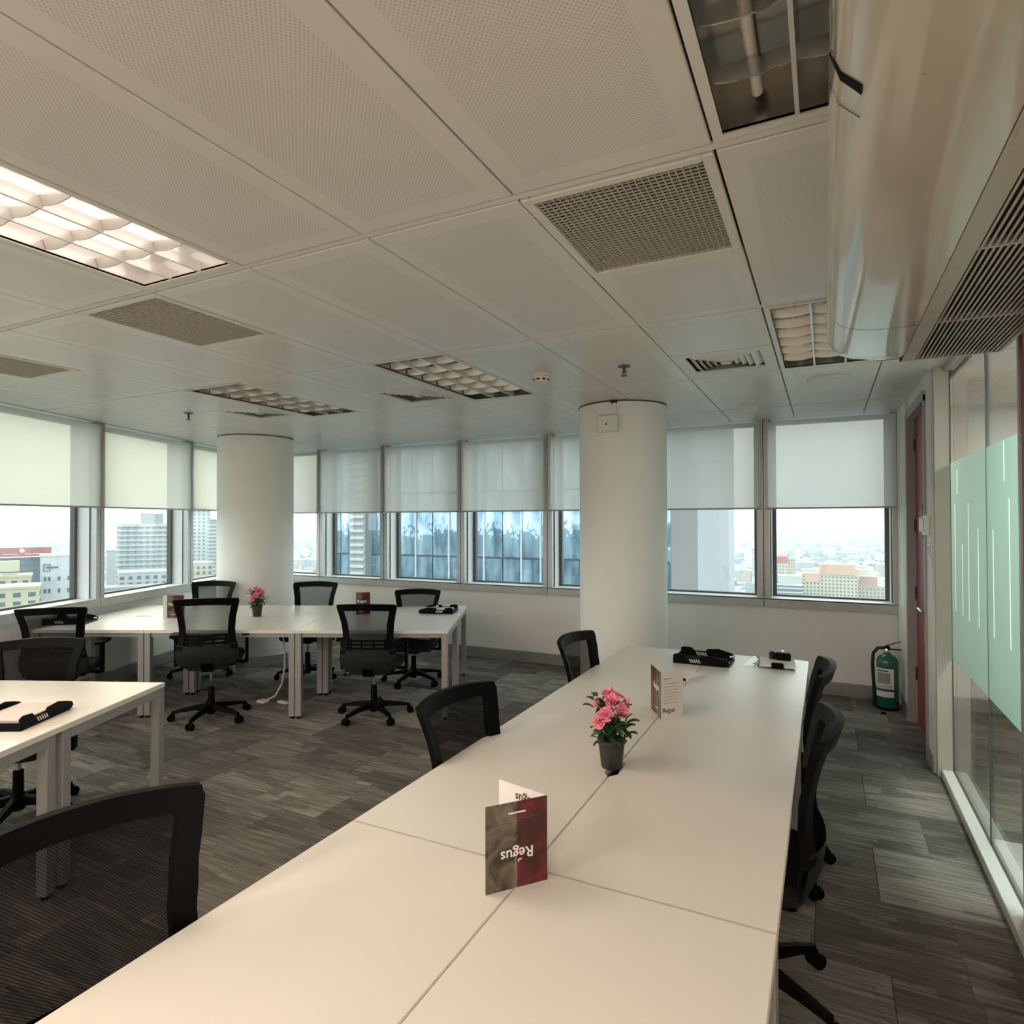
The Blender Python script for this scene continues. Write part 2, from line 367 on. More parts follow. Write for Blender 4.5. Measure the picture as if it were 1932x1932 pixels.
# ------------------------------------------------------------------ room outline
H = 2.63
YB = 6.60            # inner plane of the rear windows
XR = .72             # right hand partition plane
LA = Vector((-6.03, 2.73)); LD = Vector((-.3645, .9312)).normalized()     # left facade: point, direction (towards the rear corner)
LN = Vector((-LD.y, LD.x)) if False else Vector((-LD.y, LD.x))            # outward normal
LN = Vector((-.9312, -.3645)).normalized()
YF = -4.0
def left_at(y): t = (y-LA.y)/LD.y; return LA.x + LD.x*t
corner = (left_at(YB), YB)
room = [(left_at(YF), YF), (XR, YF), (XR, YB), corner]
def clip(poly, room):
    out = poly
    for i in range(len(room)):
        a = Vector(room[i]); b = Vector(room[(i+1) % len(room)]); d = b-a
        inp = out; out = []
        for k in range(len(inp)):
            p = Vector(inp[k]); q = Vector(inp[(k+1) % len(inp)])
            sp = d.x*(p.y-a.y)-d.y*(p.x-a.x); sq = d.x*(q.y-a.y)-d.y*(q.x-a.x)
            if sp >= -1e-9: out.append(tuple(p))
            if (sp > 1e-9 and sq < -1e-9) or (sp < -1e-9 and sq > 1e-9): out.append(tuple(p + (q-p)*(sp/(sp-sq))))
        if not out: return []
    return out
def area(p): return abs(sum(p[i][0]*p[(i+1) % len(p)][1]-p[(i+1) % len(p)][0]*p[i][1] for i in range(len(p))))/2

# ------------------------------------------------------------------ floor: carpet tiles, each its own object
floor = struct('floor')
MB().prism([(left_at(YF)-.4, YF-.2), (5.2, YF-.2), (5.2, 7.0), (corner[0]-.4, 7.0)], -.20, -.012).build('floor_slab', 'grid_dark', floor)
TS = .5
tile_me = MB().bev(-TS/2+.001, TS/2-.001, -TS/2+.001, TS/2-.001, -.012, 0, .0012).mesh('carpet_tile'); tile_me.materials.append(M['carpet'])
rin = [(left_at(-2.5)-.02, -2.5), (XR-.02, -2.5), (XR-.02, 6.66), (corner[0]-.05, 6.66)]
ny = 0
y = 6.66 - TS/2
while y > -1.2:
    x = XR-.02 - TS/2 + (.25 if ny % 2 else 0)
    while x > -8:
        pl = clip([(x-TS/2, y-TS/2), (x+TS/2, y-TS/2), (x+TS/2, y+TS/2), (x-TS/2, y+TS/2)], rin)
        if pl and area(pl) > .004:
            if area(pl) > .2499: link('carpet_tile', tile_me, floor, (x, y, 0))
            else:
                o = MB().prism([(a-x, b-y) for a, b in pl], -.012, 0).build('carpet_tile', 'carpet', floor, loc=(x, y, 0))
        x -= TS
    y -= TS; ny += 1
MB().prism(clip([(-9, YF), (2, YF), (2, y+TS/2), (-9, y+TS/2)], [(left_at(YF), YF), (XR, YF), (XR, 7), (corner[0], 7)]), -.012, 0).build('carpet_run', 'carpet', floor)

# ------------------------------------------------------------------ ceiling grid
A, B, U0, V0 = .58065, 1.39395, -1.41708, 1.71186
ceil = struct('ceiling')
MB().prism([(left_at(YF)-.3, YF-.2), (5.2, YF-.2), (5.2, 6.9), (corner[0]-.3, 6.9)], H+.16, H+.30).build('ceiling_slab', 'grid_dark', ceil)
rc = [(left_at(YF)+.0, YF), (XR-.01, YF), (XR-.01, YB+.02), (corner[0], YB+.02)]
special = {}
for i, jj in [(-2, -1), (-2, 1), (-5, 1), (2, -1), (2, 1), (-5, -1), (-2, -3), (2, -3), (-5, -3)]: special[(i, jj)] = 'light'
half_open = {(1, 0): 'vent', (-3, 0): 'vent', (-6, 0): 'vent', (1, 1): 'diff', (-3, 1): 'diff', (-6, 1): 'diff'}
def panel(x0, x1, y0, y1):
    pl = clip([(x0, y0), (x1, y0), (x1, y1), (x0, y1)], rc)
    if not pl or area(pl) < .004: return
    cx = (x0+x1)/2; cyy = (y0+y1)/2; w2 = (x1-x0)/2; d2 = (y1-y0)/2
    if abs(area(pl)-(x1-x0)*(y1-y0)) < 1e-5:
        key = (round(w2, 4), round(d2, 4))
        if key not in KIDS:
            me = MB().bev(-w2, w2, -d2, d2, -.018, 0, .003, Matrix.Scale(-1, 4, (0, 0, 1))).mesh('ceiling_panel'); me.materials.append(M['ceiling']); KIDS[key] = me
        link('ceiling_panel', KIDS[key], ceil, (cx, cyy, H))
    else:
        MB().prism([(a-cx, b-cyy) for a, b in pl], 0, .018).build('ceiling_panel', 'ceiling', ceil, loc=(cx, cyy, H))
GX, GY = .0032, .020
for i in range(-11, 4):
    for j in range(-5, 4):
        x0 = U0+i*A+GX; x1 = U0+(i+1)*A-GX; y0 = V0+j*B+GY-B*0; y1 = V0+(j+1)*B-GY
        if i == 0 or i == 1:
            pass
        if special.get((i, j)) == 'light': continue
        ho = half_open.get((i, j)); mid = (y0+y1)/2
        if ho == 'vent': panel(x0, x1, mid+.004, y1)
        elif ho == 'diff': panel(x0, x1, y0, mid-.004)
        elif j >= 2 or (i == 0 and j == 1 and False):
            panel(x0, x1, y0, mid-.004); panel(x0, x1, mid+.004, y1)
        else: panel(x0, x1, y0, y1)
for j in range(-4, 4):
    yy = V0+j*B
    pl = clip([(-9, yy-GY+.0065), (2, yy-GY+.0065), (2, yy+GY-.0065), (-9, yy+GY-.0065)], rc)
    if pl: MB().prism(pl, H+.003, H+.012).build('ceiling_bar', 'ceil_bar', ceil)

# ---- recessed louver luminaire
def luminaire(i, j, on, label, thin=False):
    cx = U0+(i+.5)*A; cyy = V0+(j+.5)*B
    t = thing('ceiling_light', label, 'light', (cx, cyy, H), 0, 'recessed louver lights in the ceiling')
    w2, d2 = A/2-.004, B/2-.02
    f = MB(); fw = .026
    for (a, b_, c, d) in ((-w2, -w2+fw, -d2, d2), (w2-fw, w2, -d2, d2), (-w2+fw, w2-fw, -d2, -d2+fw), (-w2+fw, w2-fw, d2-fw, d2)):
        f.box(a, b_, c, d, 0, .012)
    f.build('trim_frame', 'ceil_bar', t)
    hh = .085; iw, idp = w2-fw, d2-fw
    h = MB()
    h.box(-iw-.006, -iw, -idp, idp, .005, hh); h.box(iw, iw+.006, -idp, idp, .005, hh)
    h.box(-iw, iw, -idp-.006, -idp, .005, hh); h.box(-iw, iw, idp, idp+.006, .005, hh); h.box(-iw, iw, -idp, idp, hh, hh+.006)
    h.build('housing', 'louver_white' if on else 'reflector', t)  # lit fixtures get a white housing, their glow put into the colour
    cw = 2*iw/3
    for k in range(3):
        xc = -iw+cw*(k+.5)
        MB().tube([(xc, -idp+.04, .062), (xc, idp-.04, .062)], .014, 10).build('lamp_tube', 'tube_on' if on else 'tube_off', t, smooth=True)
    lm = 'louver_white'
    for k in (1, 2):
        x = -iw+cw*k
        MB().add([(x-.005, -idp, .002), (x+.005, -idp, .002), (x+.002, -idp, .045), (x-.002, -idp, .045), (x-.005, idp, .002), (x+.005, idp, .002), (x+.002, idp, .045), (x-.002, idp, .045)],
                 [(0,3,2,1),(4,5,6,7),(0,1,5,4),(1,2,6,5),(2,3,7,6),(3,0,4,7)]).build('louver_divider', lm, t)
    n = 7; bl = 2*idp/n
    bm_ = MB(); segs = 6
    vs = []; fs = []
    for q in range(segs+1):       # one cross blade: V section whose lower lip sags between the dividers
        for c3 in range(1): pass
    def blade_mesh():
        mb = MB()
        for k in range(3):
            x0 = -iw+cw*k+.004; x1 = -iw+cw*(k+1)-.004; vv = []; ff = []
            for q in range(segs+1):
                u = q/segs; x = x0+(x1-x0)*u; sag = .010*(4*u*(1-u))
                vv += [(x, -.002, .002+.012-sag), (x, .002, .002+.012-sag), (x, .004 if thin else .014, .048), (x, -.004 if thin else -.014, .048)]
            for q in range(segs):
                a = q*4
                for c in range(4): ff.append((a+c, a+(c+1) % 4, a+4+(c+1) % 4, a+4+c))
            ff += [(0, 1, 2, 3), (segs*4+3, segs*4+2, segs*4+1, segs*4)]
            mb.add(vv, ff)
        return mb
    bk = 'blade_thin' if thin else 'blade'
    if bk not in KIDS:
        KIDS[bk] = blade_mesh().mesh('louver_blade'); KIDS[bk].materials.append(M['chrome' if thin else lm])
    for k in range(1, n): link('louver_blade', KIDS[bk], t, (0, -idp+bl*k, 0))
    return t
luminaire(-2, -1, True, 'lit louver ceiling light glowing pinkish white, the only one switched on')
luminaire(2, -1, False, 'dark louver ceiling light beside the glossy air conditioner, unlit tubes showing', True)
luminaire(2, 1, False, 'unlit louver ceiling light cut off by the far end of the air conditioner')
luminaire(-2, 1, False, 'unlit louver ceiling light between the square air diffuser and the smoke detector')
luminaire(-5, 1, False, 'unlit louver ceiling light farthest away, nearer the left windows')
for i, j, lb in ((-5, -1, 'lit louver ceiling light over the left window side, out of frame'), (-2, -3, 'lit louver ceiling light behind the viewer, middle row'), (2, -3, 'lit louver ceiling light behind the viewer over the aisle'), (-5, -3, 'lit louver ceiling light behind the viewer, window side')):
    luminaire(i, j, True, lb)
# light that the lit luminaires give (their tubes alone are too small to sample well)
def lamp(x, y, wx, wy, power, col, z=H-.004):
    l = bpy.data.lights.new('room_area_light', 'AREA'); l.shape = 'RECTANGLE'; l.size = wx; l.size_y = wy; l.energy = power; l.color = col
    o = bpy.data.objects.new('room_area_light', l); COL.objects.link(o); o.location = (x, y, z); return o
WARM = (1.0, .84, .68)
for i, j, p in ((-2, -1, 11), (-5, -1, 12), (-2, -3, 50), (2, -3, 46), (-5, -3, 43)):
    lamp(U0+(i+.5)*A, V0+(j+.5)*B, .5, 1.25, p, WARM)

# ---- return air grilles
def vent(i, label, lo=0):
    cx = U0+(i+.5)*A; y0 = V0+GY; y1 = V0+B/2-.004; cyy = (y0+y1)/2; w2 = A/2-.004; d2 = (y1-y0)/2
    t = thing('air_return_grille', label, 'vent', (cx, cyy, H), 0, 'eggcrate grilles in the ceiling')
    f = MB(); fw = .032
    for (a, b_, c, d) in ((-w2, -w2+fw, -d2, d2), (w2-fw, w2, -d2, d2), (-w2+fw, w2-fw, -d2, -d2+fw), (-w2+fw, w2-fw, d2-fw, d2)):
        f.bev(a, b_, c, d, -.012, .004, .003, Matrix.Scale(-1, 4, (0, 0, 1)))
    f.build('frame', 'ceil_bar', t)
    MB().box(-w2+fw, w2-fw, -d2+fw, d2-fw, .075, .08).build('duct_throat', 'grid_dark', t)
    g = MB(); iw = w2-fw; idp = d2-fw; nx = 26; nyy = 32
    for k in range(1, nx): x = -iw+2*iw*k/nx; g.box(x-.0013, x+.0013, -idp, idp, .001, .006)
    for k in range(1, nyy): yq = -idp+2*idp*k/nyy; g.box(-iw, iw, yq-.0013, yq+.0013, .001, .006)
    g.build('eggcrate_core', simple_('eggcrate', (.62, .58, .53)), t, kind='stuff')
vent(1, 'eggcrate air grille nearest the glossy air conditioner'); vent(-3, 'eggcrate air grille beside the end of the lit ceiling light'); vent(-6, 'eggcrate air grille at the left edge, cut by the frame')
# ---- square supply diffusers
def diffuser(i, cx_off, label, d=.19):
    x0 = U0+i*A+GX; x1 = U0+(i+1)*A-GX; y0 = V0+1.5*B+.004; y1 = V0+2*B-GY
    cx = (x0+x1)/2; cyy = (y0+y1)/2-.04
    t = thing('air_diffuser', label, 'vent', (cx, cyy, H), 0, 'square louvred air diffusers in the ceiling')
    f = MB(); w2 = (x1-x0)/2; ya = y0-cyy; yb = y1-cyy; o = .215
    for (a, b_, c, e_) in ((-w2, -o, ya, yb), (o, w2, ya, yb), (-o, o, ya, -o), (-o, o, o, yb)): f.box(a, b_, c, e_, 0, .014)
    f.build('face_plate', 'ceil_bar', t)
    MB().box(-o, o, -o, o, .07, .075).build('duct_throat', 'grid_dark', t)
    for k in range(5):
        r0 = .165-.036*k; r1 = r0+.044; zt = .028; zb = -.001
        vv = []; 
        for r, z in ((r0-.010, zt), (r0, zb), (r0-.004, zb)):
            vv += [(-r, -r, z), (r, -r, z), (r, r, z), (-r, r, z)]
        ff = []
        for l in (0, 1):
            for q in range(4): ff.append((l*4+q, l*4+(q+1) % 4, l*4+4+(q+1) % 4, l*4+4+q))
        mb = MB().add([( -r0, -r0, zb), (r0, -r0, zb), (r0, r0, zb), (-r0, r0, zb), (-r1, -r1, zt), (r1, -r1, zt), (r1, r1, zt), (-r1, r1, zt),
                       (-r0+.003, -r0+.003, zb-.001), (r0-.003, -r0+.003, zb-.001), (r0-.003, r0-.003, zb-.001), (-r0+.003, r0-.003, zb-.001)],
                      [(0,1,5,4),(1,2,6,5),(2,3,7,6),(3,0,4,7),(8,9,5,4),(9,10,6,5),(10,11,7,6),(11,8,4,7),(0,1,9,8),(1,2,10,9),(2,3,11,10),(3,0,8,11)])
        mb.build('diffuser_ring', 'ceil_bar', t)
    MB().box(-.03, .03, -.03, .03, -.004, .004).build('diffuser_core', 'ceil_bar', t)
diffuser(1, 0, 'square air diffuser between the sprinkler and the light behind the air conditioner')
diffuser(-3, 0, 'square air diffuser left of the light by the smoke detector')
diffuser(-6, 0, 'square air diffuser farthest left, beside the farthest louver light')

# ---- small ceiling devices
t = thing('smoke_detector', 'cream domed smoke detector on the ceiling in front of the near column', 'detector', (-1.70, 3.86, H))
MB().lathe([(.062, 0), (.062, -.018), (.052, -.022)], 24).build('base_ring', 'white_pl', t, smooth=True)
MB().lathe([(.052, -.022), (.050, -.045), (.030, -.058), (.012, -.060)], 24).build('sensor_head', 'white_pl', t, smooth=True)
for k in range(8):
    a = k*math.pi/4; mm = Matrix.Rotation(a, 4, 'Z')
    MB().box(.045, .053, -.009, .009, -.045, -.036, mm).build('sensor_slot', 'black', t)
def sprinkler(x, y, lb):
    t = thing('sprinkler', lb, 'sprinkler', (x, y, H))
    MB().lathe([(.040, 0), (.038, -.006), (.014, -.010)], 20).build('escutcheon', 'dull_metal', t, smooth=True)
    MB().lathe([(.010, -.008), (.008, -.045)], 12).build('sprinkler_body', 'dull_metal', t, smooth=True)
    MB().tube([(-.012, 0, -.03), (-.014, 0, -.045), (0, 0, -.062), (.014, 0, -.045), (.012, 0, -.03)], .003, 6).build('yoke_arm', 'dull_metal', t)
    MB().lathe([(.022, -.060), (.022, -.064)], 16).build('deflector', 'dull_metal', t)
sprinkler(-1.14, 3.90, 'chrome pendent sprinkler head in front of the near column')
sprinkler(-5.17, 3.80, 'chrome pendent sprinkler head over the far desks by the left windows')
t = thing('ceiling_speaker', 'round cream ceiling speaker below the end of the air conditioner', 'speaker', (.03, 4.92, H))
MB().lathe([(.135, 0), (.135, -.012), (.120, -.022)], 32).build('rim', 'white_pl', t, smooth=True)
MB().lathe([(.118, -.016), (.10, -.024), (.0, -.026)], 32).build('speaker_cloth', 'ceil_bar', t, smooth=True)
t = thing('exit_light_box', 'small flat white box on the ceiling over the right mullion', 'box', (-.58, 5.80, H))
MB().bev(-.085, .085, -.05, .05, 0, .028, .006, Matrix.Scale(-1, 4, (0, 0, 1))).build('box_body', 'white_pl', t)
MB().box(-.075, .075, -.04, .04, -.031, -.028).build('cover_plate', 'printwhite', t)
t = thing('ceiling_sensor', 'small white disc sensor on the ceiling before the right window', 'sensor', (.47, 5.50, H))
MB().lathe([(.055, 0), (.055, -.008), (.03, -.014)], 24).build('disc', 'white_pl', t, smooth=True)
MB().lathe([(.012, -.013), (.006, -.02)], 12).build('lens', 'white_pl', t, smooth=True)

# ------------------------------------------------------------------ facade: windows, sills, mullions, blinds
ZS, ZSF = .885, .80
DEP = .22
def facade(P0, ux, n, u_edges, zblind, tagname, wall_side, widx, blind_labels, mull_labels):
    """P0 origin, ux unit direction along the wall (left to right seen from inside), n outward normal, u_edges mullion centres"""
    mtx = Matrix(((ux.x, n.x, 0, P0.x), (ux.y, n.y, 0, P0.y), (0, 0, 1, 0), (0, 0, 0, 1)))
    wl = struct('wall_'+wall_side)
    u0, u1 = u_edges[0], u_edges[-1]
    MB().box(u0, u1, .06, .30, -.02, ZSF, mtx).build('wall_lower', 'wall', wl)
    MB().box(u0, u1, .03, .30, H-.002, H+.16, mtx).build('wall_head', 'wall', wl)
    bb = struct('baseboard_'+wall_side)
    MB().box(u0, u1, .045, .06, .0, .115, mtx).build('skirting_board', 'skirting', bb)
    MB().box(u0, u1, .05, .06, .115, .122, mtx).build('skirting_cap', 'alu', bb)
    for k in range(len(u_edges)-1):
        a, b = u_edges[k], u_edges[k+1]
        wn = struct('window_%d' % (widx+k))
        MB().box(a+.004, b-.004, .0, .06, ZSF, ZS-.004, mtx).build('sill_face', 'sill', wn)
        MB().box(a+.002, b-.002, .0, DEP+.03, ZS-.012, ZS, mtx).build('window_sill', 'reveal', wn)
        MB().box(a+.062, a+.068, .075, DEP, ZS, H, mtx).build('reveal', 'reveal', wn)
        MB().box(b-.068, b-.062, .075, DEP, ZS, H, mtx).build('reveal', 'reveal', wn)
        f = MB(); fa, fb = a+.068, b-.068
        f.box(fa, fa+.035, DEP-.02, DEP+.03, ZS, H, mtx); f.box(fb-.035, fb, DEP-.02, DEP+.03, ZS, H, mtx)
        f.box(fa+.035, fb-.035, DEP-.02, DEP+.03, ZS, ZS+.018, mtx); f.box(fa+.035, fb-.035, DEP-.02, DEP+.03, H-.04, H, mtx)
        f.build('window_frame', 'alu_dark', wn)
        MB().box(fa+.035, fb-.035, DEP, DEP+.008, ZS+.018, H-.04, mtx).build('glass_pane', 'glass', wn)
        if k > 0 or True:
            pass
    for k, c in enumerate(u_edges):
        lo = c-.055; hi = c+.055
        tr = struct('trim_%d' % (widx*2+k))
        MB().box(lo, c-.004, .008, .075, ZS, H, mtx).build('mullion_half', 'alu', tr)
        MB().box(c+.004, hi, .008, .075, ZS, H, mtx).build('mullion_half', 'alu', tr)
        MB().box(c-.004, c+.004, .03, .30, ZSF, H, mtx).build('mullion_gasket', 'alu_dark', tr)
        MB().box(lo, hi, .08, DEP+.06, ZS, H, mtx).build('mullion_core', 'alu_dark', tr)
    for k in range(len(u_edges)-1):
        a, b = u_edges[k]+.022, u_edges[k+1]-.022
        lb = blind_labels[k] if k < len(blind_labels) else None
        if not lb: lb = '%s unseen roller blind along the left windows' % ('nearest', 'second', 'third', 'fourth', 'fifth')[k]
        c = mtx @ Vector(((a+b)/2, -.012, 0))
        t = thing('roller_blind', lb, 'blind', (c.x, c.y, zblind), math.atan2(ux.y, ux.x), 'white roller blinds pulled half down')
        hw = (b-a)/2
        def fn(u, v, hw=hw): 
            return (-hw+2*hw*u, .0015*math.sin(v*9+u*2), .02+(H-.03-zblind-.02)*v)
        MB().grid(fn, 10, 14).build('blind_fabric', 'blind', t, smooth=True)
        MB().tube([(-hw, 0, .012), (hw, 0, .012)], .009, 10).build('bottom_bar', 'alu', t, smooth=True)
    return mtx
UXb = Vector((1, 0, 0)); Nb = Vector((0, 1, 0))
ub = [-7.42, -6.263, -5.162, -3.991, -2.839, -1.69, -.540, .60]
bl_b = ['roller blind in the far left corner, mostly hidden behind the far column', 'roller blind right of the far column, over the first full rear window',
        'roller blind at the middle of the rear windows between the columns', 'roller blind with tower reflections, last full one left of the near column',
        'roller blind partly hidden by the left side of the near column', 'roller blind just right of the near column, concrete pier behind it',
        'bright roller blind beside the red door']
facade(Vector((0, YB, 0)), UXb, Nb, ub, 1.745, 'rear', 'rear', 1, bl_b, None)
# left facade: u runs from the rear corner towards the viewer so that +u is to the right... keep +u = towards the rear
UL = Vector((LD.x, LD.y, 0)); NL = Vector((LN.x, LN.y, 0))
tc_ = 4.130  # distance LA -> corner
ul = [-7.4, -6.37, -4.87, -3.37, -1.87, -.37, 1.13, 2.63, 4.10]
bl_l = [None, None, None, None, None, 'roller blind over the leftmost visible window, cut by the frame', 'roller blind over the second window from the left with faint vertical stripes', 'roller blind left of the far column in the room corner']
facade(Vector((LA.x, LA.y, 0)), UL, NL, ul, 1.775, 'left', 'left', 8, bl_l, None)
# rear-left corner post and right end post
c0 = struct('trim_40')
MB().prism([(corner[0]-.35, YB+.0), (corner[0]+.10, YB+.0), (corner[0]+.10, YB+.35), (corner[0]-.35, YB+.35)], 0, H+.16).build('corner_post', 'alu', c0)
MB().box(.585, .72, YB-.0, YB+.30, 0, H+.16).build('end_post', 'alu', c0)
MB().box(.585, .72, YB-.02, YB+.001, 0, H).build('end_post_cover', 'wall', c0)

# ------------------------------------------------------------------ back wall behind the viewer
wb = struct('wall_back')
MB().box(left_at(YF)-.2, 5.2, YF-.12, YF, 0, H+.16).build('wall_panel', simple_('warm_wall', (.60, .54, .47), .7), wb)

# ------------------------------------------------------------------ columns
def column(x, y, r, nm):
    tr = struct(nm)
    MB().lathe([(r, 0), (r, H-.004)], 72, x, y).build('column_shaft', 'column', tr, smooth=True)
    MB().lathe([(r+.006, 0), (r+.006, .11), (r+.002, .115)], 72, x, y).build('column_skirting', 'skirting', tr, smooth=True)
    MB().lathe([(r+.0012, H-.010), (r+.0012, H-.004)], 72, x, y).build('shadow_gap', 'grid_dark', tr)
column(-1.58, 5.35, .375, 'column')
column(-6.08, 5.36, .425, 'column_far')

# wall box on the near column
t = thing('motion_alarm_box', 'small grey box with a triangle mark high on the near column', 'alarm', (-1.585, 4.97, 2.37), 0)
MB().bev(-.088, .088, -.055, .0, .0, .135, .008).build('box_body', 'white_pl', t)
MB().bev(-.080, .080, -.063, -.055, .008, .127, .004).build('front_cover', 'white_pl', t)
MB().add([(-.010, -.0645, .050), (.010, -.0645, .050), (0, -.0645, .072), (-.010, -.0635, .050), (.010, -.0635, .050), (0, -.0635, .072)], [(0,1,2),(3,5,4),(0,3,4,1),(1,4,5,2),(2,5,3,0)]).build('triangle_mark', 'ink', t)
MB().bev(.045, .07, -.02, .0, .135, .235, .003).build('cable_cover', 'white_pl', t)
MB().box(.025, .075, -.03, .0, .235, .25).build('ceiling_clip', 'dgrey', t)

# ------------------------------------------------------------------ right side: wall with red door, post, glass partition
wr = struct('wall_right')
MB().box(.60, .72, 6.10, YB+.02, 0, H+.02).build('wall_pier', 'wall_right', wr)
MB().box(.62, .72, 4.90, 5.12, 0, H+.02).build('wall_pier', 'wall_right', wr)
MB().box(.62, .72, 5.12, 6.10, 2.50, H+.02).build('door_head', 'wall_right', wr)
MB().box(.612, .62, 4.90, 5.12, 0, .11).build('skirting_board', 'skirting', wr)
MB().box(.592, .60, 6.10, YB, 0, .11).build('skirting_board', 'skirting', wr)
d1 = struct('door_1')
MB().box(.596, .715, 6.04, 6.12, 0, 2.50).box(.606, .715, 5.10, 5.14, 0, 2.50).box(.600, .715, 5.10, 6.12, 2.46, 2.53).build('door_frame', 'door_frame', d1)
dl = MB()
dl.box(.660, .70, 5.14, 6.04, .01, 1.50); dl.box(.660, .70, 5.14, 6.04, 1.76, 2.46); dl.box(.660, .70, 5.14, 5.22, 1.50, 1.76); dl.box(.660, .70, 5.62, 6.04, 1.50, 1.76)
dl.build('door_leaf', 'door_red', d1)
MB().box(.672, .688, 5.22, 5.62, 1.50, 1.76).build('vision_glass', 'pglass', d1)
MB().box(.656, .660, 5.21, 5.63, 1.485, 1.50).box(.656, .660, 5.21, 5.63, 1.76, 1.775).box(.656, .66, 5.205, 5.22, 1.485, 1.775).box(.656, .66, 5.62, 5.635, 1.485, 1.775).build('glass_bead', 'maroon', d1)
hd = MB().tube([(.66, 5.24, 1.0), (.60, 5.24, 1.0), (.60, 5.26, 1.0), (.60, 5.40, 1.0)], .010, 10).build('door_handle', 'chrome', d1, smooth=True)
MB().lathe([(.026, 0), (.024, .012)], 18).build('handle_rose', 'chrome', d1, loc=(.66, 5.24, 1.0), rot=(0, -math.pi/2, 0))
MB().lathe([(.022, 0), (.020, .02)], 18).build('lock_knob', 'black', d1, loc=(.66, 5.22, 1.14), rot=(0, -math.pi/2, 0))
MB().box(.640, .660, 5.24, 5.42, 1.97, 2.0).build('door_closer_arm', 'maroon', d1)
for zz in (.35, 1.0, 1.55, 2.2): MB().tube([(.655, 6.035, zz), (.655, 6.035, zz+.10)], .008, 8).build('door_hinge', 'maroon', d1)
tr = struct('trim_50')
MB().box(.635, .718, 4.845, 4.90, 0, H-.0).build('post_face', 'glass_post', tr)
MB().box(.718, .7225, 4.84, 4.90, 0, H-.0).build('post_gasket', 'alu_dark', tr)
MB().bev(.655, .716, 2.3, 4.845, 0, .05, .003).build('floor_track', 'rail_white', tr)
MB().box(.716, .735, 2.3, 4.845, .0, .051).build('track_gasket', 'alu_dark', tr)
MB().box(.70, .745, 3.165, 3.19, .05, H).build('jamb_strip', 'alu', tr)
MB().box(.69, .745, 2.3, 4.845, H-.03, H+.0).build('head_track', 'alu', tr)

XG = .7215
par = thing('glass_partition', 'tall glass partition with pale green frosted band right of the white post', 'partition', (XG, 0, 0))
ys = [4.84, 3.855, 3.19]
for k in range(2):
    p = MB().box(0, .010, ys[k+1]+.003, ys[k]-.003, .05, H-.03).build('glass_pane', 'pglass', par)
    MB().box(-.003, .013, ys[k+1]-.0025, ys[k+1]+.0025, .05, H-.03).build('silicone_joint', 'alu_dark', par)
# frosted film with vertical slits; white strips filling them imitate the brightness behind
slits = [(4.70, 1.08, 1.74, 0), (4.48, 1.08, 1.50, 0), (4.30, 1.08, 1.74, 0), (4.62, 1.95, 1.80, 1), (4.05, 1.08, 1.60, 0), (3.72, 1.08, 1.60, 0), (3.42, 1.08, 1.74, 0), (3.50, 1.82, 2.0, 0)]
fm = MB(); ed = [4.835]
for (yc, za, zb_, q) in sorted(slits, key=lambda s_: -s_[0]):
    zz0, zz1 = min(za, zb_), max(za, zb_)
    fm.add([(-.002, ed[-1], .765), (-.002, yc+.005, .765), (-.002, yc+.005, 2.005), (-.002, ed[-1], 2.005)], [(0, 1, 2, 3)])
    fm.add([(-.002, yc+.005, .765), (-.002, yc-.005, .765), (-.002, yc-.005, zz0), (-.002, yc+.005, zz0)], [(0, 1, 2, 3)])
    fm.add([(-.002, yc+.005, zz1), (-.002, yc-.005, zz1), (-.002, yc-.005, 2.005), (-.002, yc+.005, 2.005)], [(0, 1, 2, 3)])
    ed.append(yc-.005)
fm.add([(-.002, ed[-1], .765), (-.002, 3.195, .765), (-.002, 3.195, 2.005), (-.002, ed[-1], 2.005)], [(0, 1, 2, 3)])
fm.build('frosted_film', 'frost', par)
for (yc, za, zb_, q) in slits:
    zz0, zz1 = min(za, zb_), max(za, zb_)
    MB().box(-.0032, -.0022, yc-.005, yc+.005, zz0, zz1).build('slit_light_strip', 'slit_light', par)
d2_ = struct('door_2')
MB().box(.708, .755, 2.30, 3.165, .05, H-.03).build('door_leaf', 'door_red', d2_)
MB().tube([(.66, 2.5, 1.0), (.66, 2.5, 1.3)], .012, 10).build('pull_handle', 'chrome', d2_)
MB().box(.70, .80, YF, 2.30, 0, H+.02).build('wall_panel', 'wall_right', wr)

# neighbouring meeting room seen through the glass
nb = struct('wall_beyond')
MB().box(.72, 5.0, 6.62, 6.78, 0, H+.16).build('wall_end', simple_('beige_wall', (.66, .63, .58), .6), nb)
MB().box(2.6, 2.75, -1, 6.62, 0, H+.16).build('wall_side', 'wall_right', nb)
MB().box(.81, 5.0, -1.1, -1, 0, H+.16).build('wall_end', 'wall_right', nb)
MB().box(.81, 2.6, 6.60, 6.62, 0, .11).build('skirting_board', 'skirting', nb)
MB().box(.80, 2.6, -1, 6.62, H, H+.02).build('plain_ceiling', 'ceil_bar', nb)
MB().box(.76, 2.6, 4.06, 6.62, -.012, .001).build('carpet_beyond', 'carpet', nb)
MB().box(.76, 2.6, 4.03, 4.06, -.012, .004).build('floor_trim', 'alu_dark', nb)
kx = 0
for yy in (3.43, 2.83, 2.23, 1.63, 1.03, .43, -.17):
    for xx in (.76, 1.36, 1.96):
        MB().bev(xx+.001, xx+.598, yy+.001, yy+.598, -.012, .001, .001).build('stone_tile', 'marble', nb)
MB().box(.76, 2.6, -1, -.17, -.012, .0).build('stone_run', 'marble', nb)
t = thing('recessed_downlight', 'small lit round downlight seen through the glass partition', 'light', (1.30, 4.6, H))
MB().lathe([(.055, 0), (.050, -.006), (.040, -.003)], 20).build('trim_ring', 'white_pl', t)
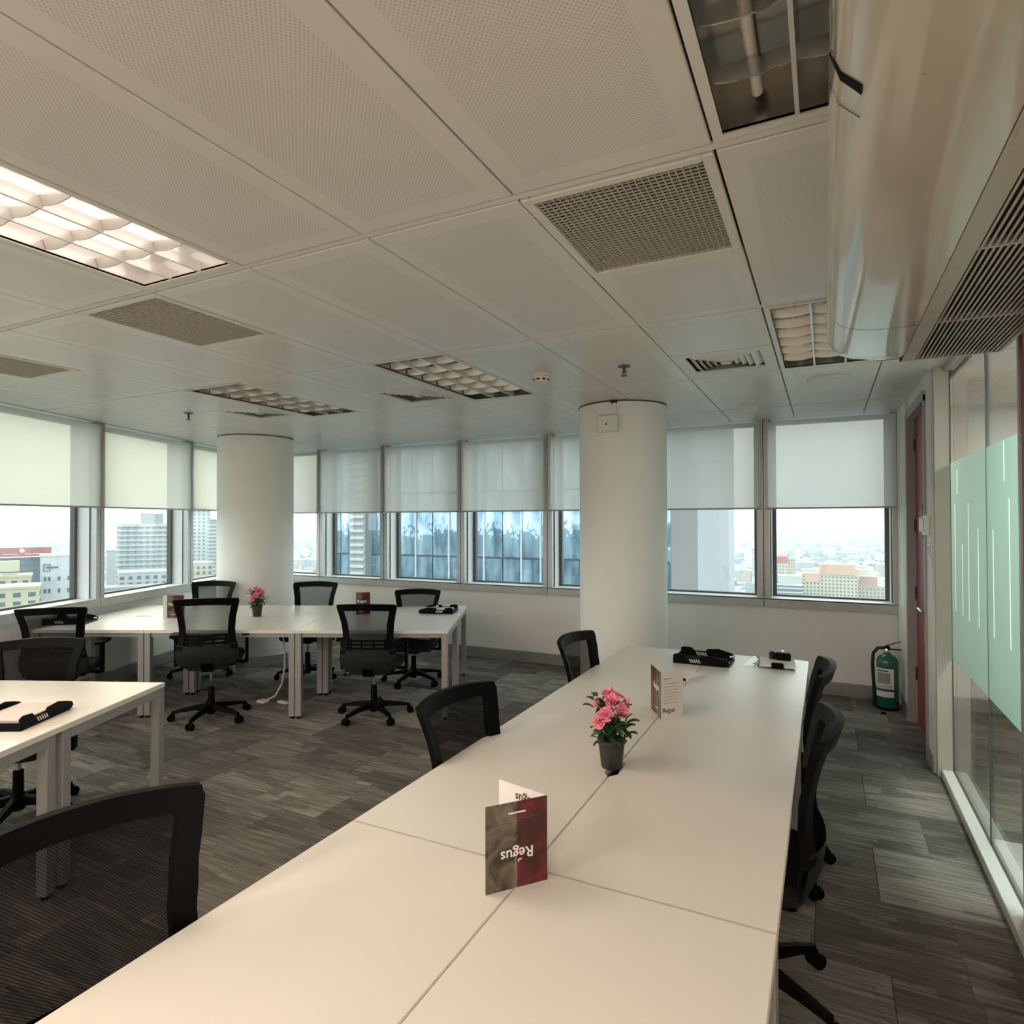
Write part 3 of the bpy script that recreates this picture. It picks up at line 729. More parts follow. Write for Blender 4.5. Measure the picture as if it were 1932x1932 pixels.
MB().lathe([(.038, .0), (.02, -.002)], 16).build('lamp_disc', 'down_on', t)
lamp(1.5, 5.2, .3, .3, 30, (1, .88, .74))
lamp(1.7, 2.6, .6, 1.8, 55, (.88, 1, .95))  # added area light that brightens the meeting room, no fixture stands there

# devices on the white pier
t = thing('wall_thermostat', 'rounded cream sensor box on the white pier beside the red door', 'thermostat', (.62, 4.975, 1.545))
MB().bev(-.035, 0, -.05, .05, 0, .13, .008).build('box_body', 'white_pl', t)
MB().bev(-.055, -.035, -.035, .035, .02, .11, .006).build('front_bezel', 'white_pl', t)
MB().box(-.05, -.03, .05, .062, .10, .115).build('side_lug', 'white_pl', t)
t = thing('light_switch', 'white double rocker switch plate under the sensor box', 'switch', (.62, 4.98, 1.39))
MB().bev(-.008, 0, -.04, .04, 0, .10, .002).build('plate', 'white_pl', t)
for zz in (.02, .055): MB().box(-.014, -.008, -.015, .015, zz, zz+.026).build('rocker', 'alu', t)

# ------------------------------------------------------------------ ceiling-hung air conditioner
t = thing('air_conditioner', 'long glossy cream air conditioner hung under the ceiling at the right', 'air conditioner', (0, 0, 0))
ZB = 2.335
def ac_section(y, dx=0.0, dz=0.0):
    pts = [(.022, H-.001), (.012, 2.52), (.014, 2.44), (.030, 2.395), (.062, 2.362), (.11, ZB+.010), (.16, ZB+.002), (.215, ZB), (.30, ZB)]
    return [(x+dx*(1 if x < .3 else 0), y, z+dz) for x, z in pts]
def sweep(y0, y1, nseg, name, end=None):
    mb = MB(); rows = []
    for k in range(nseg+1):
        y = y0+(y1-y0)*k/nseg
        rows.append(y)
    n = 9; vs = []
    for k, y in enumerate(rows):
        f = end(k/nseg) if end else 0
        vs += [(x+f*.05*(1 if x < .2 else .0), yy, min(z+f*.06*(1-.5*(x > .2)), H)) for x, yy, z in ac_section(y)]
    fs = [(k*n+q, k*n+q+1, (k+1)*n+q+1, (k+1)*n+q) for k in range(nseg) for q in range(n-1)]
    mb.add(vs, fs); return mb
sweep(1.152, 2.62, 10, 'm').build('front_cover', 'ac', t, smooth=True)
sweep(2.625, 3.22, 12, 'e', lambda u: max(0, (u-.72)/.28)**2*.55).build('end_cap', 'ac', t, smooth=True)
sweep(.60, 1.1522, 8, 'n').build('end_cap', 'ac', t, smooth=True)
MB().add([(.14, 1.150, ZB+.0045), (.30, 1.148, ZB-.0006), (.30, 1.154, ZB-.0006), (.14, 1.151, ZB+.0045)], [(0, 1, 2, 3)]).build('cover_seam', 'black', t)
mb = MB(); vs = []
for (x, _y, z), w0, y0_ in zip(ac_section(0)[1:5], (.001, .010, .022, .028), (1.19, 1.18, 1.172, 1.170)):
    vs += [(x-.0015, y0_, z-.0015), (x-.0015, y0_+w0, z-.0015)]
mb.add(vs, [(2*k, 2*k+1, 2*k+3, 2*k+2) for k in range(3)]); mb.build('side_slit', 'black', t)
mb = MB(); vs = []
for (x, _y, z), w0 in zip(ac_section(0)[1:5], (.003,)*4): vs += [(x-.0015, 1.262, z-.0015), (x-.0015, 1.262+w0, z-.0015)]
mb.add(vs, [(2*k, 2*k+1, 2*k+3, 2*k+2) for k in range(3)]); mb.build('side_seam', 'black', t)
MB().box(.10, .29, .60, 3.18, ZB+.09, H-.01).build('chassis', 'dgrey', t)
ep = MB(); sec = ac_section(3.222)
ep.add([(x+.027*(x < .2), y, min(z+.033*(1-.5*(x > .2)), H)) for x, y, z in sec] + [(.30, 3.222, H-.001)], [tuple(range(10))]).build('end_plate', 'ac', t)
MB().box(.302, .655, 3.20, 3.235, ZB+.012, H-.001).build('end_plate', 'ac', t)
MB().box(.295, .301, .6, 3.2, ZB+.001, ZB+.05).build('panel_gap', 'black', t)
MB().box(.655, .668, .6, 3.235, ZB+.05, H-.001).build('rear_panel', 'ac', t)
MB().box(.302, .352, .6, 3.2, ZB-.001, ZB+.02).build('grille_border', 'ac_grille', t)
MB().box(.640, .655, .6, 3.2, ZB-.001, ZB+.05).build('grille_border', 'ac_grille', t)
MB().box(.352, .64, .6, 3.2, ZB+.04, ZB+.05).build('intake_filter', simple_('filter_brown', (.10, .09, .08)), t)
sl = MB().add([(0, .6, .0), (.0065, .6, 0), (.0125, .6, .014), (.006, .6, .014), (0, 3.2, 0), (.0065, 3.2, 0), (.0125, 3.2, .014), (.006, 3.2, .014)], [(0,3,2,1),(4,5,6,7),(0,1,5,4),(1,2,6,5),(2,3,7,6),(3,0,4,7)]).mesh('grille_slat')
sl.materials.append(M['ac_grille'])
for k in range(19): link('grille_slat', sl, t, (.356+k*.0150, 0, ZB))
for yq in (1.25, 1.95, 2.62, 3.19): MB().box(.352, .64, yq-.006, yq+.006, ZB-.001, ZB+.022).build('grille_crossbar', 'ac_grille', t)
for yq in (1.4, 2.1, 2.5, 3.05): MB().box(.31, .335, yq-.03, yq+.03, ZB-.004, ZB-.001).build('grille_latch', 'ac_grille', t)
MB().box(.03, .66, .575, .6, ZB+.02, H-.001).build('end_plate', 'ac', t)

# ------------------------------------------------------------------ desks
def desk_proto(W, D, name='desk'):
    """origin: rear-left... local x along the width 0..W, y along depth 0..D (y=D is the shared middle seam with the cable notch)"""
    t = thing(name, '', 'desk')
    g = .0015; n0 = W/2
    pts = [(g, g), (W-g, g), (W-g, D-g), (n0+.085, D-g), (n0+.055, D-.024), (n0-.055, D-.024), (n0-.085, D-g), (g, D-g)]
    MB().prism(pts, .71, .733).build('desktop', 'desk', t)
    MB().prism([(.0035, .0035), (W-.0035, .0035), (W-.0035, D-.0035), (n0+.083, D-.0035), (n0+.053, D-.026), (n0-.053, D-.026), (n0-.083, D-.0035), (.0035, D-.0035)], .733, .735).build('top_laminate', 'desk', t)
    L = .05
    for (x, y) in ((.003, .003), (W-.003-L, .003), (.003, D-.02-L), (W-.003-L, D-.02-L)):
        lg = MB().bev(x, x+L, y, y+L, .022, .710, .003).build('leg', 'desk_edge', t)
        MB().lathe([(.016, 0), (.018, .006), (.007, .010), (.007, .022)], 12, x+L/2, y+L/2).build('leveling_foot', 'black', lg)
    for x in (.003, W-.003-L): MB().box(x, x+L, .053, D-.07, .665, .710).build('end_beam', 'desk_edge', t)
    MB().box(.053, W-.053, .02, .045, .675, .710).build('long_beam', 'desk_edge', t)
    MB().box(.062, W-.062, D-.07, D-.045, .675, .710).build('long_beam', 'desk_edge', t)
    return t
def place(o, x, y, rz, label, group):
    o.location = (x, y, 0); o.rotation_euler = (0, 0, rz); o['label'] = label; o['group'] = group; return o
# long table: local x -> world Y. left row: rz=+90: x->+Y, y->-X ; we need y from outer edge to middle
dp = desk_proto(1.5, .6)
G1 = 'white desks joined into the long table'
first = True
YS = [0.02, 1.505, 2.995]
lbl = {0: ('near', ), 1: ('mid',), 2: ('far',)}
labelsL = ['near left white desk of the long table, at the bottom of the picture', 'white desk on the left half of the long table beyond the nearest brochure', 'white desk at the far left end of the long table, before the near column']
labelsR = ['white desk of the long table nearest the viewer, right half at the bottom', 'right half white desk of the long table whose cable notch lies under the flower pot', 'white desk at the far right end of the long table under the clear pouch']
for k in range(3):
    # right row: outer edge at x=-.10, depth goes -X; rotate +90: local x->+Y, local y->-X
    o = dp if first else copy_tree(dp); first = False
    place(o, -.10, YS[k], math.pi/2, labelsR[k], G1)
    # left row: outer edge x=-1.30, depth +X; rotate -90: local x->-Y, y->+X, origin at far end
    o = copy_tree(dp); place(o, -1.30, YS[k]+1.5, -math.pi/2, labelsL[k], G1)
# far group
TH = R(24.8); TH2 = R(23.2)
Ld = Vector((-math.cos(TH), -math.sin(TH))); Nd = Vector((-math.sin(TH), math.cos(TH)))
W2, D2 = 1.28, .77
dq = desk_proto(W2, D2); first = True
bF = Vector((-2.80, 4.43)); G2 = 'white desks of the angled island by the windows'
lf = ['white desk at the front right corner of the far island', 'white desk in the middle of the front row of the far island', 'front row desk at the window end of the far island']
lr = ['rear right corner desk of the far island with a letter tray on it', 'white desk in the middle of the rear row of the far island', 'rear row desk of the far island before the far column']
dr_ = desk_proto(.955, D2)
for k in range(3):
    if k == 2:
        p = bF+Ld*(W2*2+.955); place(dr_, p.x, p.y, TH, lf[2], G2)
        o = copy_tree(dr_); p = bF+Ld*(W2*2)+Nd*(2*D2); place(o, p.x, p.y, TH+math.pi, lr[2], G2); continue
    o = dq if first else copy_tree(dq); first = False
    p = bF+Ld*(W2*(k+1)); place(o, p.x, p.y, TH, lf[k], G2)
    o = copy_tree(dq); p = bF+Ld*(W2*k)+Nd*(2*D2); place(o, p.x, p.y, TH+math.pi, lr[k], G2)
# near left group
Ln = Vector((-math.cos(TH2), -math.sin(TH2))); Nn = Vector((-math.sin(TH2), math.cos(TH2)))
cN = Vector((-3.36, 2.33)); G3 = 'white desks of the island at the left edge'
ln = ['white desk at the left edge whose far right corner shows a square silver leg', 'white desk of the near left island under the letter tray of papers', 'white desk of the near left island, far row, outside the frame', 'white desk of the near left island, near row, outside the frame']
for k in range(1):
    o = copy_tree(dq); p = cN+Ln*(W2*k); place(o, p.x, p.y, TH2+math.pi, ln[0 if k == 0 else 2], G3)
    o = copy_tree(dq); p = cN+Ln*(W2*(k+1))-Nn*(2*D2); place(o, p.x, p.y, TH2, ln[1 if k == 0 else 3], G3)

# ------------------------------------------------------------------ office chair
def lerp_tab(tab, z):
    for (a, va), (b, vb) in zip(tab, tab[1:]):
        if z <= b: return va+(vb-va)*max(0, (z-a))/(b-a)
    return tab[-1][1]
WT = [(.40, .150), (.44, .205), (.48, .232), (.52, .236), (.58, .226), (.66, .209), (.72, .205), (.82, .215), (.97, .248)]
YT = [(.40, -.17), (.44, -.205), (.50, -.235), (.58, -.245), (.68, -.228), (.76, -.232), (.86, -.258), (.97, -.300)]
def by(x, z): return lerp_tab(YT, z) + .055*(x/.24)**2
def chair_proto():
    t = thing('office_chair', '', 'chair')
    # star base
    hub = MB().lathe([(.030, .045), (.034, .06), (.036, .125), (.028, .14)], 20).build('base_hub', 'black', t, smooth=True)
    lm = MB()
    secs = [(.025, .030, .075, .128), (.12, .024, .082, .118), (.22, .018, .072, .100), (.300, .014, .058, .082)]
    vs = []
    for (r, hw, z0, z1) in secs: vs += [(r, -hw, z0), (r, hw, z0), (r, hw*.6, z1), (r, -hw*.6, z1)]
    fs = [(0, 1, 2, 3), (15, 14, 13, 12)]
    for k in range(3):
        for c in range(4): a = k*4; fs.append((a+c, a+(c+1) % 4, a+4+(c+1) % 4, a+4+c))
    lm.add(vs, fs); lm = lm.mesh('base_leg'); lm.materials.append(M['black'])
    cm = MB()
    for s_ in (-1, 1):
        pr = [(.004, -.011), (.026, -.010), (.028, -.004), (.028, .004), (.026, .010), (.004, .011)]
        n = 18; vv = []; ff = []
        for (r, yo) in pr:
            for k in range(n): a = 2*math.pi*k/n; vv.append((.305+r*math.cos(a), s_*.016+yo, .028+r*math.sin(a)))
        for i in range(len(pr)-1):
            for k in range(n): ff.append((i*n+k, i*n+(k+1) % n, (i+1)*n+(k+1) % n, (i+1)*n+k))
        ff += [tuple(range(n)), tuple(range((len(pr)-1)*n, len(pr)*n))]
        cm.add(vv, ff)
    cm.tube([(.298, 0, .03), (.298, 0, .075)], .008, 8); cm.box(.285, .315, -.005, .005, .028, .060)
    cm = cm.mesh('caster', True); cm.materials.append(M['black'])
    for k in range(5):
        a = 2*math.pi*k/5
        lg = link('base_leg', lm, t, rot=(0, 0, a))
        c = link('caster', cm, lg)
    MB().lathe([(.027, .135), (.025, .26), (.022, .265)], 18).build('gas_sleeve', 'black', t, smooth=True)
    MB().lathe([(.014, .26), (.014, .385)], 16).build('gas_piston', 'chrome', t, smooth=True)
    # tilt mechanism and levers
    mech = MB().bev(-.075, .075, -.10, .12, .375, .425, .012).build('tilt_mechanism', 'black', t)
    MB().tube([(.06, .03, .40), (.20, .03, .398), (.25, .03, .392)], [.006, .006, .012], 8).build('tilt_lever', 'black', mech, smooth=True)
    # seat cushion
    def seat_pt(u, v):
        a = 2*math.pi*u
        c, s_ = math.cos(a), math.sin(a); e = .42
        px = .245*math.copysign(abs(c)**e, c); py = .235*math.copysign(abs(s_)**e, s_)
        rr = [(.86, .425), (.97, .435), (1.0, .455), (.99, .475), (.93, .490), (.70, .497), (.35, .494), (.0, .490)]
        q = v*(len(rr)-1); i = min(int(q), len(rr)-2); f = q-i
        k = rr[i][0]*(1-f)+rr[i+1][0]*f; z = rr[i][1]*(1-f)+rr[i+1][1]*f
        yy = py*k+.025
        if yy > .16: z -= (yy-.16)**2*2.2
        return (px*k, yy, z)
    MB().grid(seat_pt, 40, 14).build('seat', 'black_soft', t, smooth=True)
    MB().bev(-.20, .20, -.17, .21, .412, .43, .01).build('seat_pan', 'black', t)
    # back frame
    zi0, zi1, zt = .575, .925, .97
    fr = MB(); N = 22; th = .013
    rows = [.565+(zt-.565)*k/N for k in range(N+1)]
    def strip(fn_out, fn_in, ks):
        vs = []; fs = []
        for p in ks:
            (xo, zo), (xi, zi) = fn_out(p), fn_in(p)
            for (x, z) in ((xo, zo), (xi, zi)):
                yv = by(x, z); vs += [(x, yv-th, z), (x, yv+th, z)]
        for k in range(len(ks)-1):
            a = k*4; b = a+4
            fs += [(a, a+2, b+2, b), (a+1, b+1, b+3, a+3), (a, b, b+1, a+1), (a+2, a+3, b+3, b+2)]
        fs += [(0, 1, 3, 2), (len(vs)-4, len(vs)-2, len(vs)-1, len(vs)-3)]
        fr.add(vs, fs)
    rail = .050
    for s_ in (-1, 1):
        strip(lambda z, s_=s_: (s_*(lerp_tab(WT, z)-(.012*max(0, (z-.955)/.015))), z), lambda z, s_=s_: (s_*(lerp_tab(WT, z)-rail), z), [.565+(.967-.565)*k/N for k in range(N+1)])
    xs = [-1+2*k/20 for k in range(21)]
    strip(lambda p: (p*.240, .970+.012*(1-p*p)), lambda p: (p*.236, .918+.008*(1-p*p)), xs)
    fr.build('back_frame', 'black', t, smooth=True)
    # lower shell
    def shell(side):
        def fn(u, v):
            z = .385+(.590-.385)*v; wv = lerp_tab(WT, z) if z > .40 else .14
            x = -wv+2*wv*u
            zz = z - .0*(1-v) + (.02*(2*u-1)**2 if v > .9 else 0)
            return (x, by(x, max(z, .4)) - (.012 if side < 0 else -.012), zz)
        return fn
    sh = MB().grid(shell(-1), 14, 8).grid(shell(1), 14, 8)
    sh.build('back_shell', 'dgrey', t, smooth=True)
    MB().add([(-.045, -.19, .375), (.045, -.19, .375), (.045, -.07, .375), (-.045, -.07, .375), (-.045, -.225, .45), (.045, -.225, .45), (.045, -.06, .40), (-.045, -.06, .40)],
             [(0,3,2,1),(4,5,6,7),(0,1,5,4),(1,2,6,5),(2,3,7,6),(3,0,4,7)]).build('back_bracket', 'black', t)
    def mesh_fn(u, v):
        z = .575+(.938-.575)*v; wv = lerp_tab(WT, z)-.042; x = -wv+2*wv*u
        return (x, by(x, z)+.004, z)
    MB().grid(mesh_fn, 16, 18).build('mesh_panel', 'mesh', t, smooth=True)
    # lumbar support with slots
    lb = MB()
    for z0, z1 in ((.600, .620), (.632, .650), (.662, .680)):
        def fn(u, v, z0=z0, z1=z1):
            z = z0+(z1-z0)*v; wv = lerp_tab(WT, z)-.045; x = -wv+2*wv*u; return (x, by(x, z)+.016, z)
        lb.grid(fn, 12, 1)
    for s_ in (-1, -.35, .35, 1): 
        x = s_*.14; lb.box(x-.008, x+.008, by(x, .66)+.012, by(x, .66)+.018, .595, .683)
    lb.build('lumbar_support', 'dgrey', t)
    # arm rests
    for s_ in (-1, 1):
        a = MB()
        a.tube([(s_*.10, .02, .405), (s_*.27, .02, .405)], .012, 8)
        a.bev(min(s_*.262, s_*.282), max(s_*.262, s_*.282), -.015, .055, .395, .64, .006)
        am = a.build('armrest', 'black', t, smooth=False)
        pd = MB()
        pts = [(-.035, -.10), (.035, -.10), (.045, .0), (.040, .11), (.0, .135), (-.040, .11), (-.045, 0)]
        pd.prism([(s_*.272+x*.85, y+.02) for x, y in pts], .640, .662)
        pd.build('arm_pad', 'black', am)
    return t
cp = chair_proto(); first_chair = [True]
LOWER = ('base_hub', 'base_leg', 'gas_sleeve')
def chair(x, y, face, label, group, phase=0.0, lift=0.0):
    """face = world direction angle the sitter looks to (degrees, 0=+X)"""
    if first_chair[0]: o = cp; first_chair[0] = False; proto_state.append(None)
    else: o = copy_tree(cp)
    return o, x, y, face, label, group, phase, lift
proto_state = []
specs = []
nf = math.degrees(TH)+90      # direction away from the viewer, normal to the islands
GC1 = 'black mesh office chairs around the far island'; GC2 = 'black mesh office chairs along the left side of the long table'; GC3 = 'black mesh office chairs along the right side of the long table'; GC4 = 'black mesh office chairs at the near left island'
specs += [
 (-4.60, 3.60, nf+18, 'office chair showing its whole back before the far island, near the left upright brochure', GC1, -68, .055),
 (-3.42, 4.25, nf, 'office chair showing its back before the far island, nearest its right corner', GC1, -98, .0),
 (-5.97, 4.56, nf+180, 'office chair behind the far island directly in front of the far column', GC1, 20, .0),
 (-4.89, 4.99, nf+180, 'office chair behind the far island right of the flower pot', GC1, 10, .0),
 (-3.78, 5.33, nf+180, 'lower office chair behind the far island carrying a printed pouch on its seat', GC1, -85, -.065),
 (-5.58, 2.98, nf+18, 'office chair turned sideways at the left end of the far island, armrest raised', GC1, 20, .0),
 (-4.04, 1.93, nf+198, 'office chair at the near left island facing us, seat seen under the desk', GC4, 25, -.035),
 (-1.19, .745, -14.6, 'nearest office chair at the lower left corner, its dark mesh filling the view', GC2, 30, .042),
 (-1.10, 2.17, -7, 'second office chair on the left of the long table, level with the flower pot', GC2, 10, -.025),
 (-1.12, 3.60, -4, 'farthest office chair on the left of the long table, before the near column', GC2, 10, -.03),
 (-.27, 3.26, 180, 'farther office chair on the right of the long table, seen edge on', GC3, 28, .0),
 (-.26, 2.38, 180, 'nearer office chair on the right of the long table, its casters in the aisle', GC3, 45, .0),
]
for k, (x, y, face, lab, grp, phase, lift) in enumerate(specs):
    o = cp if k == len(specs)-1 else copy_tree(cp)
    o.location = (x, y, 0); rz = R(face-90); o.rotation_euler = (0, 0, rz); o['label'] = lab[:0] + lab; o['group'] = grp
    for c in children(o):
        st = c.name.split('.')[0]
        if st == 'base_leg': c.rotation_euler = (0, 0, c.rotation_euler.z + R(phase) - rz)
        elif st not in ('base_hub', 'gas_sleeve'): c.location.z += lift
        if grp != GC1:
            if st == 'mesh_panel': c.material_slots[0].link = 'OBJECT'; c.material_slots[0].material = M['mesh_dense']
            if st == 'lumbar_support': bpy.data.objects.remove(c)

# ------------------------------------------------------------------ pieces on the desks
TZ = .735
# --- folded brochures
def brochure(p0, hinge, p1, h, label, front_side, group='upright folded brochures on the desks'):
    """two cards standing in a V: p0-hinge is the cover, hinge-p1 the second leaf; front_side = +1/-1 side of the cover that carries the print"""
    t = thing('folded_brochure', label, 'brochure', (hinge[0], hinge[1], TZ), 0, group)
    def card(name, a, b, mt, lift=0):
        a = Vector(a)-Vector(hinge); b = Vector(b)-Vector(hinge); d = (b-a); L = d.length; ang = math.atan2(d.y, d.x)
        return MB().box(0, L, -.0006, .0006, 0.001, h).build(name, mt, t, loc=(a.x, a.y, 0), rot=(0, 0, ang)), L
    c1, L1 = card('cover_card', p0, hinge, 'broprint'); c2, L2 = card('back_card', hinge, p1, 'paper')
    if 'logo' not in KIDS:
        KIDS['logo'] = text_mesh('Regus', .038); KIDS['logo'].materials.append(M['printwhite'])
        KIDS['logo_s'] = text_mesh('Regus', .030); KIDS['logo_s'].materials.append(M['ink'])
    s_ = front_side
    # the card stands upside down: lettering rotated by 180 degrees
    def put(me, par, x, z, side, nm):
        o = link(nm, me, par, (x, -.0012*side, z))
        o.rotation_euler = (R(90), R(180), 0) if side > 0 else (R(90), R(180), R(180))
        return o
    put(KIDS['logo'], c1, L1*.5, h*.40, s_, 'logo_lettering')
    ms = Matrix.Translation((0, 0, 0))
    yq = -.0012*s_
    MB().box(L1*.36, L1*.64, min(yq, 0), max(yq, 0), h*.865, h*.882).build('white_rule', 'printwhite', c1)
    MB().box(L1*.515, L1*.53, min(yq, 0), max(yq, 0), h*.295, h*.325).box(L1*.525, L1*.575, min(yq, 0), max(yq, 0), h*.32, h*.332).build('logo_accent', 'printwhite', c1)
    for k, (u0_, u1_) in enumerate(((.25, .78), (.2, .85), (.16, .55))):
        MB().box(L1*u0_, L1*u1_, min(yq*.8, 0), max(yq*.8, 0), h*(.82-.028*k), h*(.826-.028*k)).build('small_print_line', simple_('faint_print', (.14, .07, .06)), c1)
    put(KIDS['logo_s'], c2, L2*.42, h*.86, -1, 'logo_lettering') if s_ > 0 else None
    if s_ < 0:
        o = link('logo_lettering', KIDS['logo_s'], c2, (L2*.4, -.0012, h*.13)); o.rotation_euler = (R(90), 0, 0)
        for k in range(7): MB().box(L2*.12, L2*(.8-.03*(k % 3)), -.0010, 0, h*(.30+.065*k), h*(.306+.065*k)).build('small_print_line', 'faint_print', c2)
        MB().box(L2*.12, L2*.5, -.0011, 0, h*.80, h*.808).build('heading_rule', 'ink', c2)
    return t
brochure((-.748, 1.353), (-.640, 1.482), (-.795, 1.515), .214, 'brown and burgundy upright brochure nearest us, its white logo upside down', 1)

def brochure2():
    hinge = (-.680, 2.896); t = thing('folded_brochure', 'open upright brochure beyond the near flower pot, cream page towards us', 'brochure', (*hinge, TZ), 0, 'upright folded brochures on the desks')
    h = .214
    def card(name, b, mt):
        d = Vector(b)-Vector(hinge); L = d.length
        return MB().box(0, L, -.0006, .0006, .001, h).build(name, mt, t, rot=(0, 0, math.atan2(d.y, d.x))), L
    c1, L1 = card('cover_card', (-.762, 3.042), 'broprint'); c2, L2 = card('text_card', (-.600, 2.992), 'paper')
    o = link('logo_lettering', KIDS['logo'], c1, (L1*.45, .0013, h*.62)); o.rotation_euler = (R(90), R(0), R(180))
    MB().box(L1*.30, L1*.55, 0, .0013, h*.15, h*.17).build('white_rule', 'printwhite', c1)
    o = link('logo_lettering', KIDS['logo_s'], c2, (L2*.34, -.0012, h*.17)); o.rotation_euler = (R(90), 0, 0)
    for k in range(7): MB().box(L2*.12, L2*(.8-.05*(k % 3)), -.0010, 0, h*(.32+.07*k), h*(.326+.07*k)).build('small_print_line', 'faint_print', c2)
    MB().box(L2*.12, L2*.45, -.0011, 0, h*.84, h*.85).build('heading_rule', 'ink', c2)
brochure2()
def small_brochure(a, b, label):
    mid = ((a[0]+b[0])/2, (a[1]+b[1])/2)
    t = thing('folded_brochure', label, 'brochure', (mid[0], mid[1], TZ), math.atan2(b[1]-a[1], b[0]-a[0]), 'upright folded brochures on the desks')
    L = (Vector(b)-Vector(a)).length; h = .214
    c = MB().box(-L/2, L/2, -.0006, .0006, .001, h).build('cover_card', 'broprint', t)
    MB().box(-L/2, L/2, -.0006, .0006, .001, h).build('back_card', 'paper', t, loc=(0, .012, 0), rot=(0, 0, R(12)))
    o = link('logo_lettering', KIDS['logo'], c, (0, -.0012, h*.60)); o.rotation_euler = (R(90), 0, 0)
    MB().box(-L*.15, L*.15, -.0012, 0, h*.13, h*.15).build('white_rule', 'printwhite', c)
small_brochure((-5.595, 3.856), (-5.446, 3.958), 'upright brochure on the window half of the far island, left of the small azalea')
small_brochure((-4.105, 4.790), (-3.99, 4.900), 'dark upright brochure seen over the chair nearest the right corner of the far island')

# --- potted azalea
def leaf_mesh(L, Wd):
    mb = MB()
    def fn(u, v):
        wv = Wd*math.sin(math.pi*min(1, v*.92+.04))**.8
        return ((u-.5)*2*wv, v*L, .18*L*math.sin(v*2.4)+abs(u-.5)*Wd*.7)
    mb.grid(fn, 2, 5); return mb
def flower_mesh():
    mb = MB(); r_ = random.Random(3)
    for ring, (npet, L, el) in enumerate(((6, .030, 8), (5, .024, 30), (4, .016, 55))):
        for k in range(npet):
            a = 2*math.pi*k/npet + ring*.5 + r_.uniform(-.15, .15)
            mt = Matrix.Rotation(a, 4, 'Z') @ Matrix.Rotation(R(el), 4, 'X')
            def fn(u, v, L=L):
                wv = L*.62*math.sin(math.pi*min(1, .12+v*.72))
                return ((u-.5)*2*wv, v*L, .004*math.sin(u*12+v*5)*v + L*.25*v*v)
            g = MB().grid(fn, 5, 4); mb.add(g.v, g.f, mt)
    return mb
leafm = leaf_mesh(.037, .0120).mesh('leaf', True); leafm.materials.append(M['leaf'])
flm = flower_mesh().mesh('flower', True); flm.materials.append(M['petal'])
budm = MB().lathe([(.001, 0), (.006, .004), (.007, .010), (.003, .020), (.0005, .024)], 8).mesh('bud', True); budm.materials.append(M['petal'])
def azalea(x, y, rz, label):
    t = thing('potted_azalea', label, 'flower pot', (x, y, TZ), rz, 'pink azaleas in black pots')
    MB().lathe([(.0365, 0), (.038, .003), (.0485, .088), (.051, .090), (.052, .104), (.050, .105), (.047, .097), (.044, .090)], 28).build('pot', 'pot', t, smooth=True)
    MB().lathe([(.045, .085), (.046, .092), (.02, .095)], 20).build('soil', 'soil', t)
    r_ = random.Random(5)
    # flowers: (lateral x towards the picture's right, depth, height, radius scale, tilt)
    FL = [(-.042, -.03, .172, 1.0, (-.5, -.85, .2)), (-.018, -.045, .205, 1.05, (-.15, -.95, .35)), (.034, -.03, .215, 1.05, (.45, -.8, .4)), (.004, -.02, .245, 1.15, (0, -.7, .75)),
          (-.012, .02, .262, .95, (-.2, -.2, 1)), (.022, .015, .255, .9, (.4, .1, 1)), (-.055, .0, .228, .55, (-.8, -.4, .4)), (.0, .05, .235, .9, (0, .8, .6)), (.05, .03, .225, .8, (.9, .3, .4)), (-.035, .045, .21, .8, (-.6, .7, .3))]
    st = MB()
    for fx, fy, fz, sc, dr in FL:
        st.tube([(fx*.1, fy*.1, .088), (fx*.4, fy*.4, .13), (fx*.85, fy*.85, fz-.012)], [.003, .0025, .0018], 6)
        q = Vector(dr).normalized().to_track_quat('Z', 'Y')
        o = link('flower', flm, t, (fx, fy, fz)); o.rotation_mode = 'QUATERNION'; o.rotation_quaternion = q; o.scale = (sc*.9,)*3
    st.build('stems', 'leaf', t)
    for bx, by_, bz in ((.058, -.005, .238), (-.062, -.01, .245), (-.008, -.01, .283)):
        o = link('flower_bud', budm, t, (bx, by_, bz)); o.rotation_euler = (r_.uniform(-.6, .6), r_.uniform(-.6, .6), 0)
    for k in range(64):
        a = r_.uniform(0, 2*math.pi); zz = r_.uniform(.100, .235); rr = r_.uniform(.012, .050)*(1.1 if zz < .19 else .95)
        o = link('leaf', leafm, t, (rr*math.cos(a), rr*math.sin(a), zz)); sc = r_.uniform(.75, 1.3)
        o.rotation_euler = (r_.uniform(-.5, .8), r_.uniform(-.4, .4), a-math.pi/2+r_.uniform(-.6, .6)); o.scale = (sc,)*3
    for k in range(46):
        a = r_.uniform(0, 2*math.pi); zz = r_.uniform(.095, .165); rr = r_.uniform(.010, .042)
        o = link('leaf', leafm, t, (rr*math.cos(a), rr*math.sin(a), zz)); sc = r_.uniform(.9, 1.35)
        o.rotation_euler = (r_.uniform(-.9, .9), r_.uniform(-.6, .6), a-math.pi/2+r_.uniform(-.9, .9)); o.scale = (sc,)*3
    for (lx, ly, lz, a, sc) in ((.045, -.01, .150, -10, 1.2), (.055, -.015, .165, 0, 1.3), (.050, -.02, .125, -20, 1.3), (-.055, 0, .235, 150, 1.2), (-.065, 0, .215, 190, 1.1), (-.055, 0, .25, 110, 1.1)):
        o = link('leaf', leafm, t, (lx, ly, lz)); o.rotation_euler = (.1, 0, R(a-90)); o.scale = (sc,)*3
    return t
az = azalea(-.716, 2.262, .30, 'pink azalea in a black pot at the middle of the long table')
a2 = copy_tree(az); a2.location = (-4.87, 4.31, TZ); a2.rotation_euler = (0, 0, .9); a2['label'] = 'small pink azalea in a black pot on the far island before the far column'

